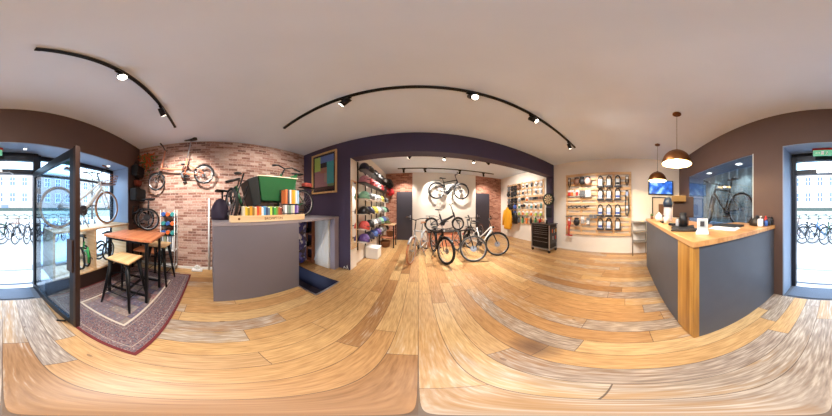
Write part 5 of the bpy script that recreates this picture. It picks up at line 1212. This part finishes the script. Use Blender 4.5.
# yellow jacket hung in front of the board's far end
jk = thing('yellow_jacket', 'bright yellow rain jacket on a hanger beside the accessory board', 'jacket', (3.78, 4.74, 0.44)); jk.scale = (1, 1, 1.2)
rr = []
for z, wy, wx in ((0.0, 0.24, 0.09), (0.08, 0.25, 0.10), (0.3, 0.22, 0.09), (0.5, 0.21, 0.09), (0.66, 0.20, 0.085), (0.74, 0.13, 0.06), (0.78, 0.06, 0.05), (0.82, 0.065, 0.05)):
    rr.append([(wx * math.cos(q) * (1 + 0.12 * math.sin(6 * q)), wy * math.sin(q), z) for q in [2 * PI * j / 24 for j in range(24)]])
MB().loft(rr).build('jacket_body', M['yellow'], jk)
for sy in (-1, 1): MB().tube([(0, 0.18 * sy, 0.70), (-0.02, 0.27 * sy, 0.42), (-0.03, 0.29 * sy, 0.12)], [0.065, 0.055, 0.045], 12).build('sleeve', M['yellow'], jk)
MB().tube([(0, 0, 0.80), (0, 0, 0.90), (0.06, 0, 0.93), (0.30, 0, 0.93)], 0.007).build('hanger_hook', M['black'], jk)
for (y, z, lb, m_) in ((4.30, 0.72, 'dark jacket hung beside the yellow rain jacket', M['blackp']),):
    j2 = thing('dark_jacket', lb, 'jacket', (3.86, y, z)); rr = []
    for zz, wy, wx in ((0.0, 0.13, 0.08), (0.3, 0.12, 0.08), (0.45, 0.10, 0.07), (0.50, 0.04, 0.04)): rr.append([(wx * math.cos(q), wy * math.sin(q), zz) for q in [2 * PI * j / 18 for j in range(18)]])
    MB().loft(rr).build('jacket_body', m_, j2); MB().tube([(0, 0, 0.49), (0, 0, 0.56), (0.2, 0, 0.57)], 0.006).build('hanger_hook', M['black'], j2)

# ---------------------------------------------------------------- lock and bag board on the right wall
pb = thing('slatted_board', 'pale plywood slatted board with rows of locks on the white right wall', 'board', (XR - 0.012, 0, 0))
for i in range(13): MB().box((-0.032, 0.885, 2.45 - i * 0.154), (0.018, 2.05, 0.082)).build('slat', M['ply'], pb)
for y in (-0.11, 0.38, 0.885, 1.39, 1.88): MB().box((-0.010, y, 1.525), (0.022, 0.07, 1.95)).build('batten', M['ply'], pb)
C1 = [1.76, 1.50, 1.14, 0.76, 0.51, 0.25, -0.02]
lay = [(2.36, [('strap', 'black'), ('pouch', 'brown'), ('pouch', 'rose'), ('lock', 'white'), ('lock', 'white'), ('lock', 'black'), ('strap', 'black')]),
       (1.98, [('card', 'red'), ('card', 'red'), ('glove', 'white'), ('lock', 'pale blue'), ('lock', 'pale blue'), ('lock', 'blue'), None]),
       (1.50, [None, None, None, ('lock', 'blue'), ('lock', 'pale blue'), ('lock', 'blue'), ('strap', 'grey')]),
       (1.10, [('strap', 'red'), ('pouch', 'black'), ('card', 'white'), ('lock', 'blue'), ('lock', 'pale blue'), ('lock', 'white'), None])]
rn = ['top', 'second', 'third', 'bottom']
for r_i, (z, row) in enumerate(lay):
    for c_i, e in enumerate(row):
        if not e: continue
        h = product(e[0], e[1], pcol[e[1]]); s_ = 1.3 if e[0] == 'lock' else 1.25
        place(h, (XR - 0.066, C1[c_i], z), 0, '%s %s on the right wall board, %s row, %s from trolley side' % (e[1], kn_[e[0]], rn[r_i], ord_[c_i]), 'locks and bags on the right wall board'); h.scale = (s_, s_, s_)
extra = [(1.14, 1.32, 'card', 'silver', 'silver carded part left of the white one at the bottom of the right wall board'), (1.24, 0.98, 'pedal', 'grey', 'grey pair of pedals beside the lowest locks on the right wall board'), (2.36, 1.32, 'pouch', 'black', 'black saddle bag between the brown and rose ones on the right wall board'), (1.98, 1.32, 'glove', 'grey', 'grey pair of gloves beside the white gloves on the right wall board'), (1.98, 1.66, 'card', 'orange', 'orange carded part between the two red ones on the right wall board')]
for z, y, kd, cn, lb in extra: place(product(kd, cn, pcol[cn]), (XR - 0.066, y, z), 0, lb, 'locks and bags on the right wall board')
for i, (y, cn) in enumerate(((1.74, 'black'), (1.60, 'grey'), (1.46, 'black'), (1.32, 'grey'), (1.18, 'black'))):
    g = MB(); g.tube([(-0.03, -0.07, 0.01), (-0.03, 0.07, -0.02)], 0.018, 8); g.box((-0.03, 0.05, -0.03), (0.03, 0.04, 0.05)); o = g.build('bicycle_pump', mat('prod_' + cn, pcol[cn], 0.5), loc=(XR - 0.066, y, 1.45))
    tag(o, '%s mini pump lying crosswise on the right wall board, %s from trolley side' % (cn, ord_[i]), 'pump', 'mini pumps on the right wall board'); MB().tube([(-0.03, 0.07, -0.02), (-0.03, 0.085, -0.023)], 0.02).build('pump_head', M['blackp'], o)
fl = thing('floor_pump', 'red floor pump hung at the lower left of the right wall board', 'pump', (XR - 0.10, 1.78, 0.50))
MB().tube([(0, 0, 0.04), (0, 0, 0.52)], 0.022).build('barrel', M['red'], fl); MB().tube([(0, 0, 0.5), (0, 0, 0.62)], 0.008).build('rod', M['steel'], fl); MB().tube([(0, -0.11, 0.62), (0, 0.11, 0.62)], 0.016).build('handle', M['blackp'], fl); MB().box((0, 0, 0.02), (0.08, 0.22, 0.025)).build('foot_plate', M['red'], fl, bevel=0.006); MB().tube([(0.0, 0.03, 0.06), (-0.01, 0.09, 0.25), (0, 0.05, 0.5)], 0.008).build('hose', M['red'], fl)
MB().tube([(0.045, 0, 0.56), (0.0, -0.03, 0.56), (0.0, -0.035, 0.58)], 0.006).build('hook', M['steel'], fl)
lc = thing('chain_lock', 'long black chain lock hanging down the right end of the right wall board', 'lock', (XR - 0.066, -0.02, 1.92))
MB().tube([(-0.03, -0.02, 0), (-0.03, -0.05, -0.3), (-0.03, -0.06, -0.6), (-0.03, -0.02, -0.75), (-0.03, 0.03, -0.72), (-0.03, 0.05, -0.4), (-0.03, 0.02, 0)], 0.018).build('sleeve', M['blackp'], lc); MB().box((-0.04, 0, -0.1), (0.02, 0.07, 0.12)).build('label_card', mat('prod_pale_blue', pcol['pale blue'], 0.5), lc); MB().tube([(0.012, 0, 0.008), (-0.05, 0, 0.01)], 0.005, 5).build('hook', M['steel'], lc)

# ---------------------------------------------------------------- lights
def track(label, x0, x1, y, group='ceiling light tracks'):
    t = thing('light_track', label, 'light track', ((x0 + x1) / 2, y, ZC), 0, group)
    MB().box((0, 0, -0.015), (x1 - x0, 0.035, 0.03)).build('rail', M['black'], t, bevel=0.002)
    for x in (x0, x1): MB().box((x - (x0 + x1) / 2, 0, -0.016), (0.03, 0.038, 0.034)).build('end_cap', M['black'], t)
track('long straight black light track across the shop ceiling in front of the opening', -1.88, 2.87, 1.18)
track('short black light track on the ceiling near the glass door', -2.10, -0.16, -0.575)
track('black light track at the far side of the back room ceiling', -0.76, 3.14, 4.95)
track('black light track in the back room just behind the lintel', -0.70, 3.00, 3.50)
def head(label, x, y, target, power, angle=70, lens=True, col=(1.0, 0.92, 0.83)):
    loc = Vector((x, y, ZC - 0.03)); t = thing('track_spotlight', label, 'spotlight', loc, 0, 'spotlights on the ceiling tracks')
    piv = Vector((0, 0, -0.085)); d = (Vector(target) - (loc + piv)).normalized()
    g = MB(); g.box((0, 0, -0.015), (0.12, 0.034, 0.028)); g.tube([(0, 0, -0.02), (0, 0, -0.06)], 0.009); g.build('adapter', M['black'], t)
    g = MB(); g.tube([piv - d * 0.055, piv + d * 0.07], [0.036, 0.04], 16); g.build('lamp_body', M['black'], t)
    MB().tube([piv + d * 0.0705, piv + d * 0.0725], 0.033, 16).build('lens', M['glow_lens'], t)
    spot_lamp('spot_beam', piv + d * 0.085, piv + d * 2, power, angle, t, blend=0.7, col=col, size=0.035)
head('spotlight on the long track above the mauve panel', -0.72, 1.18, (-2.8, 1.2, 1.5), 120, 84)
head('spotlight on the long track left of its middle, aimed at the counter side', 0.51, 1.18, (0.9, -1.0, 0.4), 110, 120)
head('spotlight on the long track right of its middle', 1.38, 1.18, (2.6, -0.9, 1.0), 120, 105)
head('spotlight at the right end of the long track', 2.56, 1.18, (3.95, 0.9, 1.0), 115, 84)
head('bright spotlight on the short track near the glass door, facing the camera', -0.73, -0.575, (0.1, 0.2, 0.0), 170, 150)
head('spotlight on the short track shining at the brick wall', -1.50, -0.575, (-2.85, -0.5, 1.7), 170, 74)
for i, (x, tg, p) in enumerate(((-0.55, (-0.6, 5.7, 1.6), 70), (0.25, (0.9, 5.65, 1.6), 110), (1.60, (1.5, 5.65, 1.6), 120), (2.65, (3.2, 5.7, 1.5), 80))):
    head('back room far track spotlight, %s from the helmet wall' % ord_[i], x, 4.95, tg, p, 85)
for i, (x, tg, p) in enumerate(((-0.22, (-1.4, 4.0, 1.4), 140), (0.7, (0.35, 3.5, 0.0), 240), (1.55, (1.75, 3.4, 0.0), 240), (2.02, (4.1, 4.0, 1.5), 150))):
    head('spotlight just behind the lintel, %s from the helmet wall' % ord_[i], x, 3.50, tg, p, 88)
def pendant(label, x, y):
    t = thing('pendant_lamp', label, 'lamp', (x, y, ZC), 0, 'copper dome pendants over the counter')
    MB().lathe([(0.055, -0.025), (0.06, -0.02), (0.06, 0.0)]).build('ceiling_rose', M['brass'], t)
    MB().tube([(0, 0, -0.02), (0, 0, -0.70)], 0.0035, 6).build('cord', M['blackp'], t)
    pr = [(0.02, -0.70)] + [(0.205 * math.sin(a), -0.93 + 0.215 * math.cos(a)) for a in [PI / 2 * k / 12 for k in range(1, 13)]]
    pi_ = [(0.2 * math.sin(a), -0.93 + 0.208 * math.cos(a)) for a in [PI / 2 * k / 12 for k in range(12, 0, -1)]]
    g = MB(); n = 40; vs_ = []; fs_ = []
    for r, z in pr:
        for j in range(n): vs_.append((r * math.cos(2 * PI * j / n), r * math.sin(2 * PI * j / n), z))
    for i in range(len(pr) - 1):
        for j in range(n): fs_.append((i * n + j, i * n + (j + 1) % n, (i + 1) * n + (j + 1) % n, (i + 1) * n + j))
    g.add(vs_, fs_, True); g.build('shade', M['brass'], t)
    g = MB(); vs_ = []; fs_ = []
    for r, z in pi_:
        for j in range(n): vs_.append((r * math.cos(2 * PI * j / n), r * math.sin(2 * PI * j / n), z))
    for i in range(len(pi_) - 1):
        for j in range(n): fs_.append((i * n + j, i * n + (j + 1) % n, (i + 1) * n + (j + 1) % n, (i + 1) * n + j))
    g.add(vs_, fs_, True); g.build('shade_lining', M['ivory'], t)
    MB().lathe([(0.018, -0.76), (0.02, -0.70)]).build('lamp_holder', M['blackp'], t)
    MB().ball((0, 0, -0.83), (0.075, 0.075, 0.10)).build('bulb', M['glow_warm'], t)
    point_lamp('pendant_light', (0, 0, -0.90), 15, (1, 0.80, 0.52), 0.03, t)
pendant('larger looking copper dome pendant lamp above the near end of the counter', 1.67, -0.67)
pendant('copper dome pendant lamp farther away, in front of the television', 2.90, -0.695)
def downlight(label, x, y, z, s, p=0):
    t = thing('recessed_light', label, 'ceiling light', (x, y, z), 0, 'lights in the street window recesses')
    MB().box((0, 0, -0.004), (s, s * 0.8, 0.008)).build('trim', M['card'], t, bevel=0.002); MB().box((0, 0, -0.009), (s * 0.8, s * 0.6, 0.003)).build('diffuser', mat('panel_glow', (255, 250, 240), 0.5, emit=(255, 248, 235), es=6), t)
    if p: spot_lamp('recess_beam', (0, 0, -0.02), (0, 0, -1), p, 130, t, col=(1, 0.95, 0.88))
downlight('square recessed light in the left window soffit near the door', -1.10, -1.86, 2.298, 0.16, 12)
downlight('square recessed light in the left window soffit near the brick wall', -1.95, -1.90, 2.298, 0.08, 8)
downlight('small recessed light above the street door', -0.32, -1.84, 2.298, 0.05)
downlight('recessed light in the right window soffit nearer the door', 1.65, -1.88, 2.268, 0.14, 35)
downlight('recessed light in the right window soffit farther from the door', 2.6, -1.88, 2.268, 0.14, 35)
